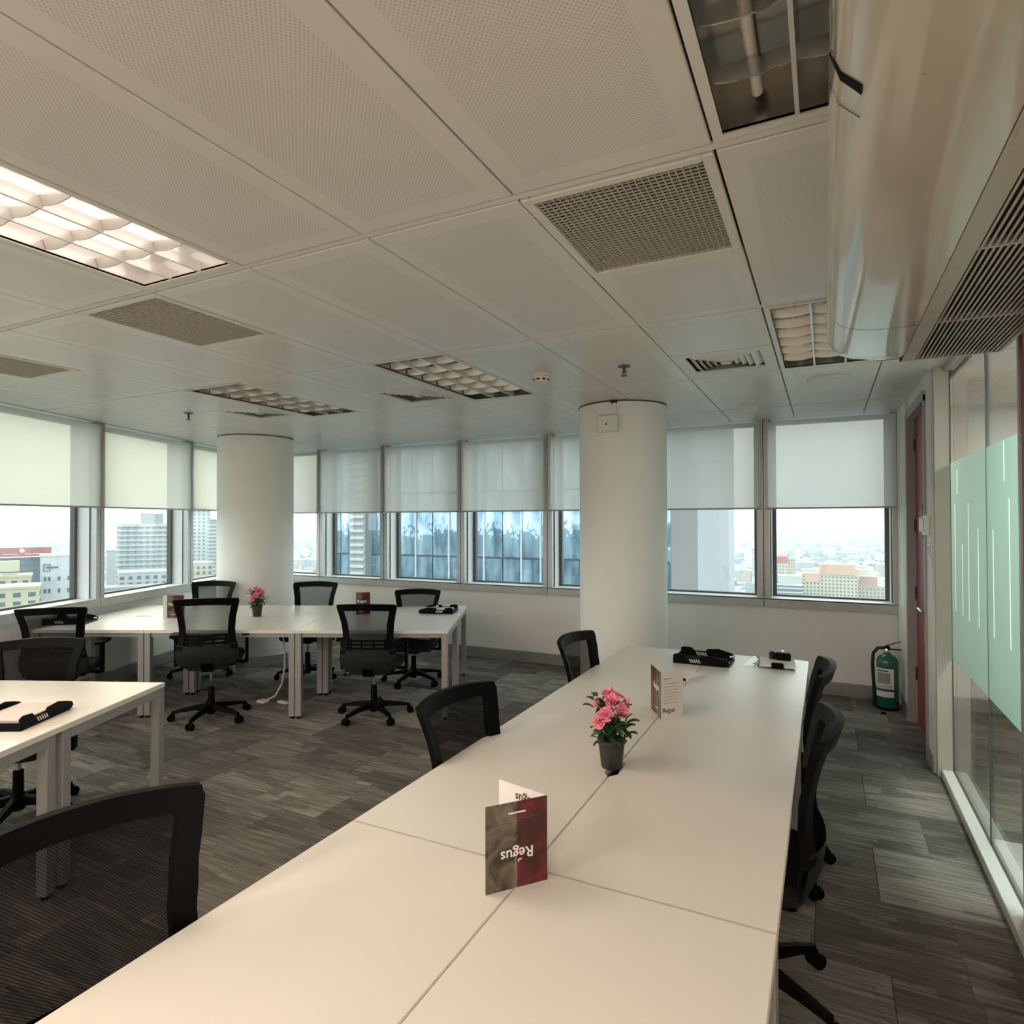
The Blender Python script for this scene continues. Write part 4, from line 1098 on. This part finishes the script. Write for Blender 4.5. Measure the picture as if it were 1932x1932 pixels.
# --- letter trays
def tray(x, y, rz, label, papers=False, cat='tray'):
    t = thing('letter_tray', label, 'tray', (x, y, TZ), rz, 'black plastic letter trays')
    W, D, Hh = .345, .255, .062
    MB().bev(-W/2, W/2, -D/2+.006, D/2-.006, .004, .009, .002).build('tray_floor', 'dgrey', t)
    # side wall outline: tall at the back, step down, slope at the front
    out_ = [(-W/2, .0), (W/2-.03, .0), (W/2, .018), (W/2-.012, .038), (W/2-.05, .050), (W/2-.10, Hh), (.0, Hh-.006), (-.015, .040), (-.085, .040), (-.10, Hh-.004), (-W/2+.02, Hh), (-W/2, Hh-.01)]
    for s_ in (-1, 1):
        vs = [(px_, s_*D/2, pz) for px_, pz in out_]+[(px_, s_*(D/2-.008), pz) for px_, pz in out_]; n = len(out_)
        fs = [tuple(range(n)), tuple(range(2*n-1, n-1, -1))]+[(k, (k+1) % n, n+(k+1) % n, n+k) for k in range(n)]
        sd = MB().add(vs, fs).build('side_wall', 'black', t)
        for k in range(5):
            xx = -.075+.014*k
            yy0, yy1 = (s_*D/2-.0006, s_*D/2+.0008)
            MB().add([(xx, yy0, .033), (xx+.006, yy0, .033), (xx+.018, yy0, .012), (xx+.012, yy0, .012), (xx, yy1, .033), (xx+.006, yy1, .033), (xx+.018, yy1, .012), (xx+.012, yy1, .012)],
                     [(0,1,2,3),(7,6,5,4),(0,4,5,1),(1,5,6,2),(2,6,7,3),(3,7,4,0)]).build('slot', 'printwhite', sd)
            yi = s_*(D/2-.008); yy0, yy1 = yi-.0008, yi+.0006
            MB().add([(xx, yy0, .033), (xx+.006, yy0, .033), (xx+.018, yy0, .012), (xx+.012, yy0, .012), (xx, yy1, .033), (xx+.006, yy1, .033), (xx+.018, yy1, .012), (xx+.012, yy1, .012)],
                     [(0,1,2,3),(7,6,5,4),(0,4,5,1),(1,5,6,2),(2,6,7,3),(3,7,4,0)]).build('slot', 'printwhite', sd)
    MB().bev(-W/2-.001, -W/2+.008, -D/2, D/2, 0, .035, .002).build('rear_wall', 'black', t)
    MB().bev(W/2-.05, W/2-.035, -D/2+.01, D/2-.01, .009, .022, .003).build('front_lip', 'black', t)
    for s_ in (-1, 1): MB().tube([(W/2-.03, s_*.105, .020), (W/2-.005, s_*.105, .026)], .006, 8).build('stacking_pin', 'printwhite', t)
    return t
tray(-.705, 4.20, R(0), 'empty black letter tray at the far end of the long table')
tr3 = tray(-3.335, 1.60, R(118), 'black letter tray holding a sheaf of pinkish papers at the left edge')
tray(-6.10, 3.32, TH+R(12), 'black letter tray on the far island next to the left window')
t5 = tray(-3.46, 5.30, R(200), 'letter tray with white papers at the right end of the far island')
def papers(x, y, z, w_, d_, rz, n, label, col='paper'):
    t = thing('paper_stack', label, 'paper', (x, y, z), rz)
    for k in range(n):
        a = rnd.uniform(-.02, .02)
        MB().box(-w_/2, w_/2, -d_/2, d_/2, 0, .0022).build('sheet', col, t, loc=(rnd.uniform(-.004, .004), rnd.uniform(-.004, .004), k*.0024), rot=(0, 0, a))
    return t
papers(-3.335, 1.60, TZ+.010, .275, .205, R(118), 12, 'sheaf of pinkish white papers in the tray at the left edge', simple_('pinkish_paper', (.68, .58, .56)))
papers(-3.46, 5.30, TZ+.010, .28, .20, R(200), 10, 'white papers lying in the tray at the right end of the far island')
t = thing('crumpled_wrapper', 'clear crumpled plastic wrapper on the papers at the right end of the far island', 'wrapper', (-3.50, 5.32, TZ+.034), .4)
mb = MB(); r_ = random.Random(9)
mb.grid(lambda u, v: ((u-.5)*.12+r_.uniform(-.008, .008), (v-.5)*.09+r_.uniform(-.008, .008), r_.uniform(.0, .035)*math.sin(math.pi*u)*math.sin(math.pi*v)), 9, 8)
mb.build('film', glass('clear_film', (.85, .85, .85), 2.5), t)
# clear pouch with note pad, pens and black things at the far right of the long table
t = thing('clear_pouch', 'flat clear plastic pouch at the far right corner of the long table', 'pouch', (-.30, 4.33, TZ), R(-6))
MB().grid(lambda u, v: ((u-.5)*.30, (v-.5)*.34, .002+.004*math.sin(math.pi*u)*math.sin(math.pi*v)), 8, 8).build('pouch_film', glass('pouch_film', (.72, .72, .72), .5), t, smooth=True)
t = thing('note_pad', 'small white note pad on the clear pouch with a black clip', 'notepad', (-.275, 4.28, TZ+.008), R(4))
for k in range(5): MB().box(-.10, .10, -.105, .105, .004*k, .004*k+.0034).build('page_block', 'paper', t, rot=(0, 0, R(k-2)))
MB().bev(-.035, .035, -.118, -.085, -.002, .028, .005).build('black_clip', 'black', t)
t = thing('black_stapler', 'glossy black cased gadget on top of the note pad', 'gadget', (-.245, 4.33, TZ+.030), R(5))
MB().bev(-.045, .045, -.03, .03, 0, .042, .008).build('gadget_case', 'black', t)
MB().lathe([(.020, .040), (.022, .046), (.018, .055), (.008, .058)], 16, -.01, 0).build('gadget_dial', 'chrome', t, smooth=True)
MB().lathe([(.018, .0), (.020, .03), (.015, .042), (.004, .045)], 14, -.062, .01).build('gadget_knob', 'dgrey', t, smooth=True)
t = thing('pen', 'short white pen lying left on the clear pouch', 'pen', (-.395, 4.28, TZ+.012), R(80))
MB().tube([(-.065, 0, 0), (.060, 0, 0)], .0045, 10).build('barrel', 'printwhite', t, smooth=True)
MB().tube([(-.066, 0, 0), (-.078, 0, 0)], [.004, .001], 10).build('pen_tip', 'ink', t, smooth=True)
t = thing('white_adapter', 'small white adapter with a dark end lying behind the open brochure', 'adapter', (-.70, 3.70, TZ), R(65))
MB().bev(-.075, .075, -.035, .035, 0, .022, .004).build('adapter_body', 'white_pl', t)
MB().box(-.079, -.075, -.026, .026, .003, .019).build('port', 'dgrey', t)
# printed pouch on the chair behind the far island
t = thing('printed_pouch', 'crumpled printed pouch with a red mark on the seat of the low chair', 'pouch', (-3.80, 5.37, .437), R(24))
mb = MB(); r_ = random.Random(4)
mb.grid(lambda u, v: ((u-.5)*.36, (v-.5)*.24, .01+.11*math.sin(math.pi*u)**.5*math.sin(math.pi*v)**.5+r_.uniform(-.008, .008)), 12, 8)
mb.build('pouch_body', 'bag', t, smooth=True)
MB().bev(.05, .13, -.128, -.120, .045, .105, .003).build('red_mark', 'red_print', t)
MB().box(.068, .112, -.131, -.128, .065, .088).build('white_mark', 'printwhite', t)

# --- hanging white cord under the far island with plugs on the carpet
t = thing('power_lead', 'white power cord hanging under the far island down to the carpet', 'cord', (-4.40, 4.30, 0))
P = [(-.22, .05, .70), (-.17, .02, .66), (-.12, .0, .58), (-.08, -.02, .45), (-.06, -.04, .30), (-.07, -.06, .16), (-.11, -.10, .05), (-.17, -.16, .012)]
MB().tube(P, .008, 8).build('cord_run', 'white_pl', t, smooth=True)
MB().bev(-.24, -.15, -.20, -.13, 0, .02, .004).build('plug', 'white_pl', t)
MB().bev(-.06, .05, -.13, -.09, 0, .018, .004).build('socket_strip', 'white_pl', t)
t = thing('black_cable', 'thin black cable looping under the far desks', 'cord', (-5.1, 4.0, 0))
MB().tube([(-.25, -.05, .70), (-.15, 0, .64), (.05, .05, .62), (.3, .1, .66), (.5, .15, .70)], .004, 6).build('cable_run', 'black', t)

# --- fire extinguisher
t = thing('fire_extinguisher', 'dark green fire extinguisher on the floor beside the red door', 'extinguisher', (.475, 6.38, 0), R(-20))
MB().lathe([(.078, .012), (.082, .02), (.084, .05), (.084, .40), (.078, .435), (.060, .460), (.030, .475), (.024, .49)], 32).build('cylinder_body', 'green', t, smooth=True)
MB().lathe([(.080, 0), (.084, .004), (.084, .022), (.080, .024)], 32).build('foot_ring', 'black', t)
MB().lathe([(.022, .485), (.024, .515), (.016, .53)], 16).build('valve_neck', 'chrome', t, smooth=True)
vh = MB().bev(-.02, .02, -.018, .018, .505, .545, .004).build('valve_head', 'black', t)
MB().add([(0, -.010, .545), (0, .010, .545), (0, .010, .553), (0, -.010, .553), (.105, -.012, .590), (.105, .012, .590), (.105, .012, .597), (.105, -.012, .597)],
         [(0,3,2,1),(4,5,6,7),(0,1,5,4),(1,2,6,5),(2,3,7,6),(3,0,4,7)]).build('squeeze_lever', 'black', vh)
MB().add([(0, -.010, .515), (0, .010, .515), (0, .010, .523), (0, -.010, .523), (.11, -.012, .520), (.11, .012, .520), (.11, .012, .527), (.11, -.012, .527)],
         [(0,3,2,1),(4,5,6,7),(0,1,5,4),(1,2,6,5),(2,3,7,6),(3,0,4,7)]).build('carry_handle', 'black', vh)
MB().tube([(-.02, 0, .525), (-.07, -.01, .52), (-.105, -.015, .47), (-.112, -.015, .38), (-.105, -.012, .20), (-.10, -.012, .08)], .014, 10).build('hose', 'hose', t, smooth=True)
MB().tube([(-.10, -.012, .10), (-.10, -.012, .01)], [.016, .024], 12).build('nozzle', 'hose', t)
def label_patch(z0, z1, a0, a1, mt, name, r=.0852):
    mb = MB().grid(lambda u, v: (r*math.cos(R(a0+(a1-a0)*u)), r*math.sin(R(a0+(a1-a0)*u)), z0+(z1-z0)*v), 12, 1)
    return mb.build(name, mt, t, smooth=True)
label_patch(.185, .36, -150, -40, 'paper', 'paper_label'); label_patch(.115, .165, -150, -40, 'paper', 'lower_label')
label_patch(.23, .325, -135, -60, simple_('label_grey', (.25, .27, .27)), 'label_panel', .0856)
for k in range(4): label_patch(.19+.009*k, .193+.009*k, -140, -50, 'ink', 'label_text_line', .0858)
label_patch(.333, .345, -135, -70, 'ink', 'label_heading', .0858)
label_patch(.172, .178, -170, -10, 'hose', 'hose_strap', .0865)
t = thing('dropped_cap', 'small black cap on the carpet in front of the extinguisher', 'cap', (.43, 6.20, 0))
MB().lathe([(.020, 0), (.022, .008), (.014, .014)], 14).build('cap_disc', 'black', t, smooth=True)
MB().box(-.004, .004, -.01, .01, .014, .018).build('cap_grip', 'dgrey', t)

# ------------------------------------------------------------------ outside: ground, haze, towers, houses
GZ = -98.0
def ext(name, col, r=.85, var=.1, vs=.02, metal=0): 
    if name not in M: M[name] = simple(name, tuple(c*.52 for c in col), r, metal, var=var, vscale=vs)
    return M[name]
def ground_mat():
    m, n, b = mat('city_ground'); b.inputs['Roughness'].default_value = 1
    tcn = n.nodes.new('ShaderNodeTexCoord'); nz = n.nodes.new('ShaderNodeTexNoise'); nz.inputs['Scale'].default_value = .02; nz.inputs['Detail'].default_value = 6
    n.links.new(tcn.outputs['Object'], nz.inputs['Vector'])
    cr = n.nodes.new('ShaderNodeValToRGB'); cr.color_ramp.elements[0].position = .4; cr.color_ramp.elements[0].color = (.045, .07, .06, 1); cr.color_ramp.elements[1].position = .65; cr.color_ramp.elements[1].color = (.18, .20, .19, 1)
    n.links.new(nz.outputs[0], cr.inputs[0]); n.links.new(cr.outputs[0], b.inputs['Base Color']); return m
g = struct('ground')
MB().lathe([(6500, GZ-1), (6500, GZ)], 64).build('ground_plain', ground_mat(), g)

def bld(name, label, cx, cy_, w_, d_, z1, rz, wall, rows=0, cols=0, win=None, parts=(), cat='building', wz0=None, ww=.5, wh=.5):
    """block with its front towards the room; windows joined into one relief part"""
    t = thing(name, label, cat, (cx, cy_, GZ), rz)
    MB().box(-w_/2, w_/2, -d_/2, d_/2, 0, z1-GZ).build('tower_block', wall, t)
    MB().box(-w_/2-.3, w_/2+.3, -d_/2-.3, d_/2+.3, z1-GZ, z1-GZ+.8).build('parapet', wall, t)
    if rows:
        mb = MB(); fh = 3.1; top = z1-GZ
        for r_i in range(rows):
            zc = top-2.2-fh*r_i
            if zc < 1: break
            for c in range(cols):
                xc = -w_/2+w_*(c+.5)/cols; hw = w_/cols*ww/2; hh = fh*wh/2
                mb.box(xc-hw, xc+hw, -d_/2-.12, -d_/2+.05, zc-hh, zc+hh)
            nc = max(1, int(cols*d_/w_))
            for c in range(nc):
                yc = -d_/2+d_*(c+.5)/nc; hw = d_/nc*ww/2; hh = fh*wh/2
                mb.box(w_/2-.05, w_/2+.12, yc-hw, yc+hw, zc-hh, zc+hh); mb.box(-w_/2-.12, -w_/2+.05, yc-hw, yc+hw, zc-hh, zc+hh)
        mb.build('windows', win, t, kind='stuff')
    return t
cream = ext('cream_render', (.80, .70, .50)); peach = ext('peach_render', (.85, .50, .34)); whitew = ext('white_render', (.80, .82, .82)); dwin = ext('far_window', (.12, .14, .16), .3)
redb = ext('red_render', (.60, .14, .12)); bluedk = ext('dark_blue_glazing', (.06, .13, .20), .3); greyc = ext('grey_concrete', (.45, .47, .47)); palec = ext('pale_concrete', (.68, .70, .70)); green_t = ext('greenish_tower', (.42, .50, .48))
pinkr = ext('pink_render', (.82, .45, .38))
t = bld('apartment_block', 'wide cream apartment block with a peach roof box outside the right window', 3, 628, 44, 16, -47, 0, cream, 14, 15, dwin)
MB().box(-8, 20, -9, 6, 51, 60).build('roof_box', peach, t); MB().box(20, 30, -6, 6, 51, 56).build('roof_tank', cream, t); MB().box(-20, -8, -8.6, -7, 44, 52).build('stair_tower', peach, t)
t = bld('apartment_block', 'cream block with pink roof house right of the wide cream block', 36, 645, 26, 16, -58, R(-3), cream, 10, 9, dwin)
MB().box(-9, 5, -8.5, 6, 40, 49).build('roof_box', pinkr, t); MB().box(-13.5, -9, -9, 5, 30, 46).build('stair_tower', pinkr, t)
bld('apartment_block', 'low peach block at the right edge of the right window', 54, 648, 12, 14, -57, R(-4), peach, 9, 4, dwin)
t = bld('apartment_block', 'cream slab with a dark red top left in the right window', -40, 701, 11, 12, -44, R(3), cream, 14, 4, dwin)
MB().box(-5.5, 5.5, -6.2, 6, 54, 62).build('red_top', redb, t)
bld('apartment_block', 'narrow yellowish slab right of the red topped one', -31, 704, 6.5, 10, -38, R(3), cream, 16, 3, dwin)
t = bld('office_block', 'low dark blue office block with white bands, lower left of the right window', -30, 600, 24, 20, -56, R(3), bluedk)
for k in range(5): MB().box(-12.3, 12.3, -10.4, -10, 40-3.6*k, 41.2-3.6*k).build('white_band', whitew, t)
bld('market_hall', 'low white roofed hall behind the dark blue office block', -30, 690, 26, 22, -55, R(3), whitew)
bld('residential_tower', 'thin white tower just left of the right mullion', -85, 896, 6, 8, -37, R(5), whitew, 12, 3, dwin)
for k, (cx, cy_, w_, z1) in enumerate([(-89, 2598, 73, -47), (14, 2800, 103, -50), (104, 3000, 35, -51), (-95, 1697, 33, -52), (162, 2495, 52, -54), (-135, 2396, 14, -44)]):
    bld('distant_block', ['broad grey block on the hazy skyline left in the right window', 'widest grey block on the hazy skyline', 'squat block on the hazy skyline right of the widest', 'white hall on the hazy skyline nearer than the rest', 'pinkish grey block at the right of the hazy skyline', 'slim block on the hazy skyline by the mullion'][k],
        cx, cy_, w_, w_*.5, z1, 0, greyc if k != 3 else whitew, 5, 6, dwin)
t = bld('residential_tower', 'white block of vertical slabs in the middle of the right hand skyline', 10, 1900, 24, 14, -48, 0, whitew)
for k in range(4): MB().box(-11+6*k, -8+6*k, -7.6, -7, 10, 48).build('vertical_slab', greyc, t)
# left hand view
FR = lambda a: R(a)
bld('hotel_block', 'cream stepped block low in the leftmost window', -270, 119, 30, 16, -22.5, R(62), cream, 10, 7, dwin)
t = bld('hotel_block', 'cream roof terrace block in front of the blue glass office', -288, 134, 14, 12, -20, R(62), cream, 6, 4, dwin)
MB().box(-3, 3, -3, 3, 80, 84).build('lift_house', cream, t)
t = bld('office_block', 'blue glass office under the red sign in the leftmost window', -386, 184, 52, 20, -18, R(64), bluedk, 8, 14, ext('blue_glass', (.16, .26, .34), .2))
sg = thing('roof_sign', 'long red roof sign with a round white mark above the blue glass office', 'sign', (-370, 179, -16.5), R(64))
MB().box(-11, 11, -.4, 0, 0, 4.6).build('sign_board', redb, sg)
MB().lathe([(1.1, 0), (1.1, .2)], 20).build('round_mark', whitew, sg, loc=(-1.2, -.4, 3.1), rot=(R(90), 0, 0))
for k in range(2): MB().box(-9+9*k, -3+9.5*k, -.5, -.4, 1.1, 1.5).build('lettering_line', whitew, sg)
t = bld('office_block', 'white block with small square windows and a square bracket logo', -292, 154, 12.5, 14, -13, R(62), whitew)
wq = MB()
for r_i in range(4):
    for c in (-4.6, -3.2, .1, 3.4, 4.8): wq.box(c-.45, c+.45, -7.15, -6.95, 76-5*r_i-1, 76-5*r_i+.7)
wq.build('windows', dwin, t, kind='stuff')
lg = MB(); lg.box(-5.2, -2.8, -7.2, -7, 81.6, 81.95); lg.box(-5.2, -2.8, -7.2, -7, 78.9, 79.25); lg.box(-5.2, -4.85, -7.2, -7, 78.9, 81.95); lg.box(-3.15, -2.8, -7.2, -7, 81.0, 81.95); lg.box(-3.15, -2.8, -7.2, -7, 78.9, 79.8)
lg.build('bracket_logo', bluedk, t); MB().box(-4.3, -.2, -7.2, -7, 80.1, 80.9).build('logo_bar', bluedk, t)
t = bld('residential_tower', 'tall balcony tower in the second window from the left', -402, 266, 34, 20, -1, R(56), palec, 0)
for k in range(22):
    MB().box(-17.6, 17.6, -11.4, -10, 96-3.1*k, 96.9-3.1*k).build('balcony_slab', whitew, t)
wq = MB()
for k in range(22):
    for c in range(9): wq.box(-15.5+3.6*c, -13.6+3.6*c, -10.1, -9.9, 93.9-3.1*k, 95.8-3.1*k)
wq.build('windows', green_t, t, kind='stuff')
MB().prism([(-4, -8), (9, -8), (9, 6), (-4, 6)], 97, 104.5).build('plant_room', greyc, t)
bld('office_block', 'low grey office with big square windows below the balcony tower', -318, 208, 22, 14, -25, R(57), palec, 8, 6, dwin, wh=.55)
bld('podium', 'broad pale podium below the grey office', -306, 198, 40, 14, -31, R(57), greyc, 5, 8, dwin)
bld('blank_slab', 'windowless grey slab left of the balcony tower', -445, 270, 9, 12, -19, R(59), palec)
t = bld('residential_tower', 'pale tower in the narrow gap left of the far column', -477, 363, 14, 14, 12, R(53), palec, 30, 4, dwin)
t = bld('residential_tower', 'ribbed white tower touching the left side of the far column', -393, 309, 8, 12, 2, R(52), green_t)
for k in range(24): MB().box(-4.3, 4.3, -6.6, -6, 96-2.6*k, 97.2-2.6*k).build('balcony_slab', whitew, t)
bld('podium', 'cream low block below the gap left of the far column', -326, 248, 12, 12, -23, R(53), cream, 6, 4, dwin)

# neighbouring glass tower: panes and mullions are individual parts
tw = thing('glass_tower', 'blue glass office tower across from the rear windows', 'building', (0, 30, 0))
def towerglass():
    m, n, b = mat('tower_glazing')
    b.inputs['Roughness'].default_value = .04; b.inputs['Metallic'].default_value = .55
    tcn = n.nodes.new('ShaderNodeTexCoord'); oi = n.nodes.new('ShaderNodeObjectInfo')
    mp = n.nodes.new('ShaderNodeMapping'); mp.inputs['Scale'].default_value = (1.1, 1, .35); n.links.new(tcn.outputs['Object'], mp.inputs[0]); n.links.new(oi.outputs['Random'], mp.inputs['Location'])
    nz = n.nodes.new('ShaderNodeTexNoise'); nz.inputs['Scale'].default_value = 1.3; nz.inputs['Detail'].default_value = 3; n.links.new(mp.outputs[0], nz.inputs[0])
    cr = n.nodes.new('ShaderNodeValToRGB'); cr.color_ramp.elements[0].position = .35; cr.color_ramp.elements[0].color = (.10, .17, .24, 1); cr.color_ramp.elements[1].position = .7; cr.color_ramp.elements[1].color = (.38, .52, .62, 1)
    n.links.new(nz.outputs[0], cr.inputs[0]); n.links.new(cr.outputs[0], b.inputs['Base Color'])
    bp = n.nodes.new('ShaderNodeBump'); bp.inputs['Strength'].default_value = .12; bp.inputs['Distance'].default_value = .3; n.links.new(nz.outputs[0], bp.inputs['Height']); n.links.new(bp.outputs[0], b.inputs['Normal'])
    return m
M['tower'] = towerglass(); M['tmull'] = ext('white_mullion', (.75, .78, .80), .4); M['tdark'] = ext('tower_core', (.06, .08, .10), .6)
MB().box(-27.8, -6.6, .35, 18, GZ, 40).build('tower_core', 'tdark', tw)
PW, FHt = 1.12, 3.6
pm = MB().box(-PW/2+.03, PW/2-.03, -.02, .06, -FHt/2+.05, FHt/2-.05).mesh('pane'); pm.materials.append(M['tower'])
mm_ = MB().box(-.045, .045, -.10, .04, -1.8-7.2, 1.8+7.2).mesh('mullion'); mm_.materials.append(M['tmull'])
sm_ = MB().box(-10.6, 10.6, -.03, .06, -.045, .045).mesh('spandrel_rail'); sm_.materials.append(M['tdark'])
zrows = [1.42+FHt/2-FHt*k for k in range(-1, 3)]
for k in range(19):
    x = -27.8+PW*(k+.5)
    for zc in zrows: link('pane', pm, tw, (x, 0, zc-FHt/2))
    if k % 2 == 0 or k > 12: link('mullion', mm_, tw, (x-PW/2, 0, -.4))
for k in range(-2, 4): link('spandrel_rail', sm_, tw, (-17.2, .0, 1.42+1.8-FHt*k))
MB().box(-27.8, -6.6, .0, .3, 10.4, 40).box(-27.8, -6.6, .0, .3, GZ, -8.0).build('outer_glazing', 'tower', tw)
MB().box(-25.5, -24.3, -.6, .0, -8, 12).build('service_riser', greyc, tw)
for k in range(26): MB().box(-25.4, -24.4, -.66, -.6, -2+.42*k, -1.82+.42*k).build('riser_louvre', whitew, tw)
# stone pier at its right end; light on each face put into its colour
MB().prism([(-6.6, 0), (-5.30, 0), (-5.30, 3.0), (-6.6, 3.0)], GZ, 40).build('stone_pier', ext('pinkish_stone_shade', (.40, .37, .37), .7), tw)
MB().prism([(-5.30, 0), (-4.05, .9), (-4.05, 3.0), (-5.30, 3.0)], GZ, 40).build('stone_pier', ext('pale_stone_lit', (.66, .67, .70), .6), tw)

# houses: the 300 nearest are single objects, the rest one mass
hr = random.Random(11)
roofc = [ext('house_roof_white', (.82, .83, .82)), ext('house_roof_grey', (.42, .46, .48)), ext('house_roof_tan', (.55, .46, .40)), ext('house_roof_blue', (.28, .36, .42))]
def house_mb(mb, x, y, rz, w_, d_, h, rf, mtx0=None):
    mt = Matrix.Translation((x, y, GZ)) @ Matrix.Rotation(rz, 4, 'Z')
    mb.add([(-w_/2, -d_/2, 0), (w_/2, -d_/2, 0), (w_/2, d_/2, 0), (-w_/2, d_/2, 0), (-w_/2, -d_/2, h), (w_/2, -d_/2, h), (w_/2, d_/2, h), (-w_/2, d_/2, h), (-w_/2, 0, h+rf), (w_/2, 0, h+rf)],
           [(0,1,5,4),(2,3,7,6),(1,2,6,9,5),(3,0,4,8,7),(4,5,9,8),(6,7,8,9)], mt)
sects = [(R(-13.5), R(5.5), .45), (R(38), R(46), .05), (R(50), R(68), .5)]     # angular windows on the view, measured from +Y towards -X
protos = []
for k in range(8):
    mb = MB(); house_mb(mb, 0, 0, 0, hr.uniform(9, 16), hr.uniform(8, 12), hr.uniform(5, 10), hr.uniform(1.5, 3)); mb.v = [(a, b_, c-GZ) for a, b_, c in mb.v]
    me = mb.mesh('house'); me.materials.append(roofc[k % 4]); protos.append(me)
near = []
for k in range(300):
    a = R(hr.uniform(-4.5, 5.8)) if k < 200 else R(hr.uniform(50, 66))
    a = R(hr.uniform(-4.8, 6.5)) if k < 210 else a
    d = math.sqrt(hr.uniform(720**2, 1250**2))
    pi_ = hr.randrange(8)
    o = link('house', protos[pi_], None, (-d*math.sin(a), d*math.cos(a), GZ), (0, 0, hr.uniform(0, 3.14)))
    rc_ = ('white', 'grey', 'tan', 'bluish')[pi_ % 4]; side_ = 'right rear windows' if k < 210 else 'left windows'
    far_ = 'nearest rows of' if d < 900 else ('middle rows of' if d < 1080 else 'farther rows of')
    tag(o, 'small %s roofed house in the %s the city below the %s' % (rc_, far_, side_), 'house', '%s roofed houses, %s the city below the %s' % (rc_, far_, side_))
masses = [MB() for _ in range(4)]; tm = MB()
for k in range(9000):
    a0, a1 = (R(-7), R(8)) if hr.random() < .6 else ((R(36), R(70)))
    a = hr.uniform(a0, a1); d = math.sqrt(hr.uniform(760**2, 5200**2)) if hr.random() < .55 else hr.uniform(760, 2400)
    s_ = 1+d/2500
    house_mb(masses[hr.randrange(4)], -d*math.sin(a), d*math.cos(a), hr.uniform(0, 3.14), hr.uniform(9, 20)*s_, hr.uniform(8, 14)*s_, hr.uniform(4, 9)+(hr.random() < .06)*hr.uniform(8, 22), hr.uniform(1, 3))
for k in range(5200):
    a = hr.uniform(R(-7), R(8)) if hr.random() < .6 else hr.uniform(R(36), R(70)); d = math.sqrt(hr.uniform(650**2, 4000**2)); r_ = hr.uniform(5, 10)*(1+d/3000)
    x, y = -d*math.sin(a), d*math.cos(a)
    tm.add([(x+r_, y, GZ+3), (x, y+r_, GZ+3), (x-r_, y, GZ+3), (x, y-r_, GZ+3), (x, y, GZ+r_*1.1+2), (x, y, GZ-1)], [(0,1,4),(1,2,4),(2,3,4),(3,0,4),(1,0,5),(2,1,5),(3,2,5),(0,3,5)])
root = link('rooftops', None); 
root['kind'] = 'stuff'; root['label'] = 'sea of distant house roofs out to the hazy horizon'; root['category'] = 'rooftops'
for k, mb in enumerate(masses): mb.build('roof_mass', roofc[k], root, kind='stuff')
o = tm.build('treetops', ext('tree_green', (.06, .10, .07)), None, kind='stuff'); o['label'] = 'dark tree crowns between the distant houses'; o['category'] = 'trees'
# low hills on the left horizon
hl = struct('hills')
mb = MB(); hn = 60
for side in range(1):
    vs = []; 
    for k in range(hn+1):
        a = R(30+50*k/hn); d = 5600; hgt = 45+22*math.sin(k*.35)+16*math.sin(k*.9+1)
        vs += [(-d*math.sin(a), d*math.cos(a), GZ), (-(d+300)*math.sin(a), (d+300)*math.cos(a), GZ+hgt), (-(d+900)*math.sin(a), (d+900)*math.cos(a), GZ)]
    fs = []
    for k in range(hn): b0 = k*3; fs += [(b0, b0+1, b0+4, b0+3), (b0+1, b0+2, b0+5, b0+4)]
    mb.add(vs, fs)
mb.build('hill_ridge', ext('hill_green', (.10, .14, .12)), hl)

# haze over the city: one real, even body of scattering air
def haze_mat(dens):
    m = bpy.data.materials.new('city_haze'); m.use_nodes = True; n = m.node_tree; n.nodes.clear()
    o = n.nodes.new('ShaderNodeOutputMaterial'); v = n.nodes.new('ShaderNodeVolumeScatter'); v.inputs['Color'].default_value = (.93, .97, 1, 1); v.inputs['Density'].default_value = dens
    n.links.new(v.outputs[0], o.inputs['Volume']); return m
HAZE = True
if HAZE:
    hz = MB().box(-6400, 3000, 45, 6400, GZ+.5, 60).build('haze', haze_mat(.00027), None, kind='stuff')
    hz['label'] = 'pale haze lying over the distant city'; hz['category'] = 'haze'
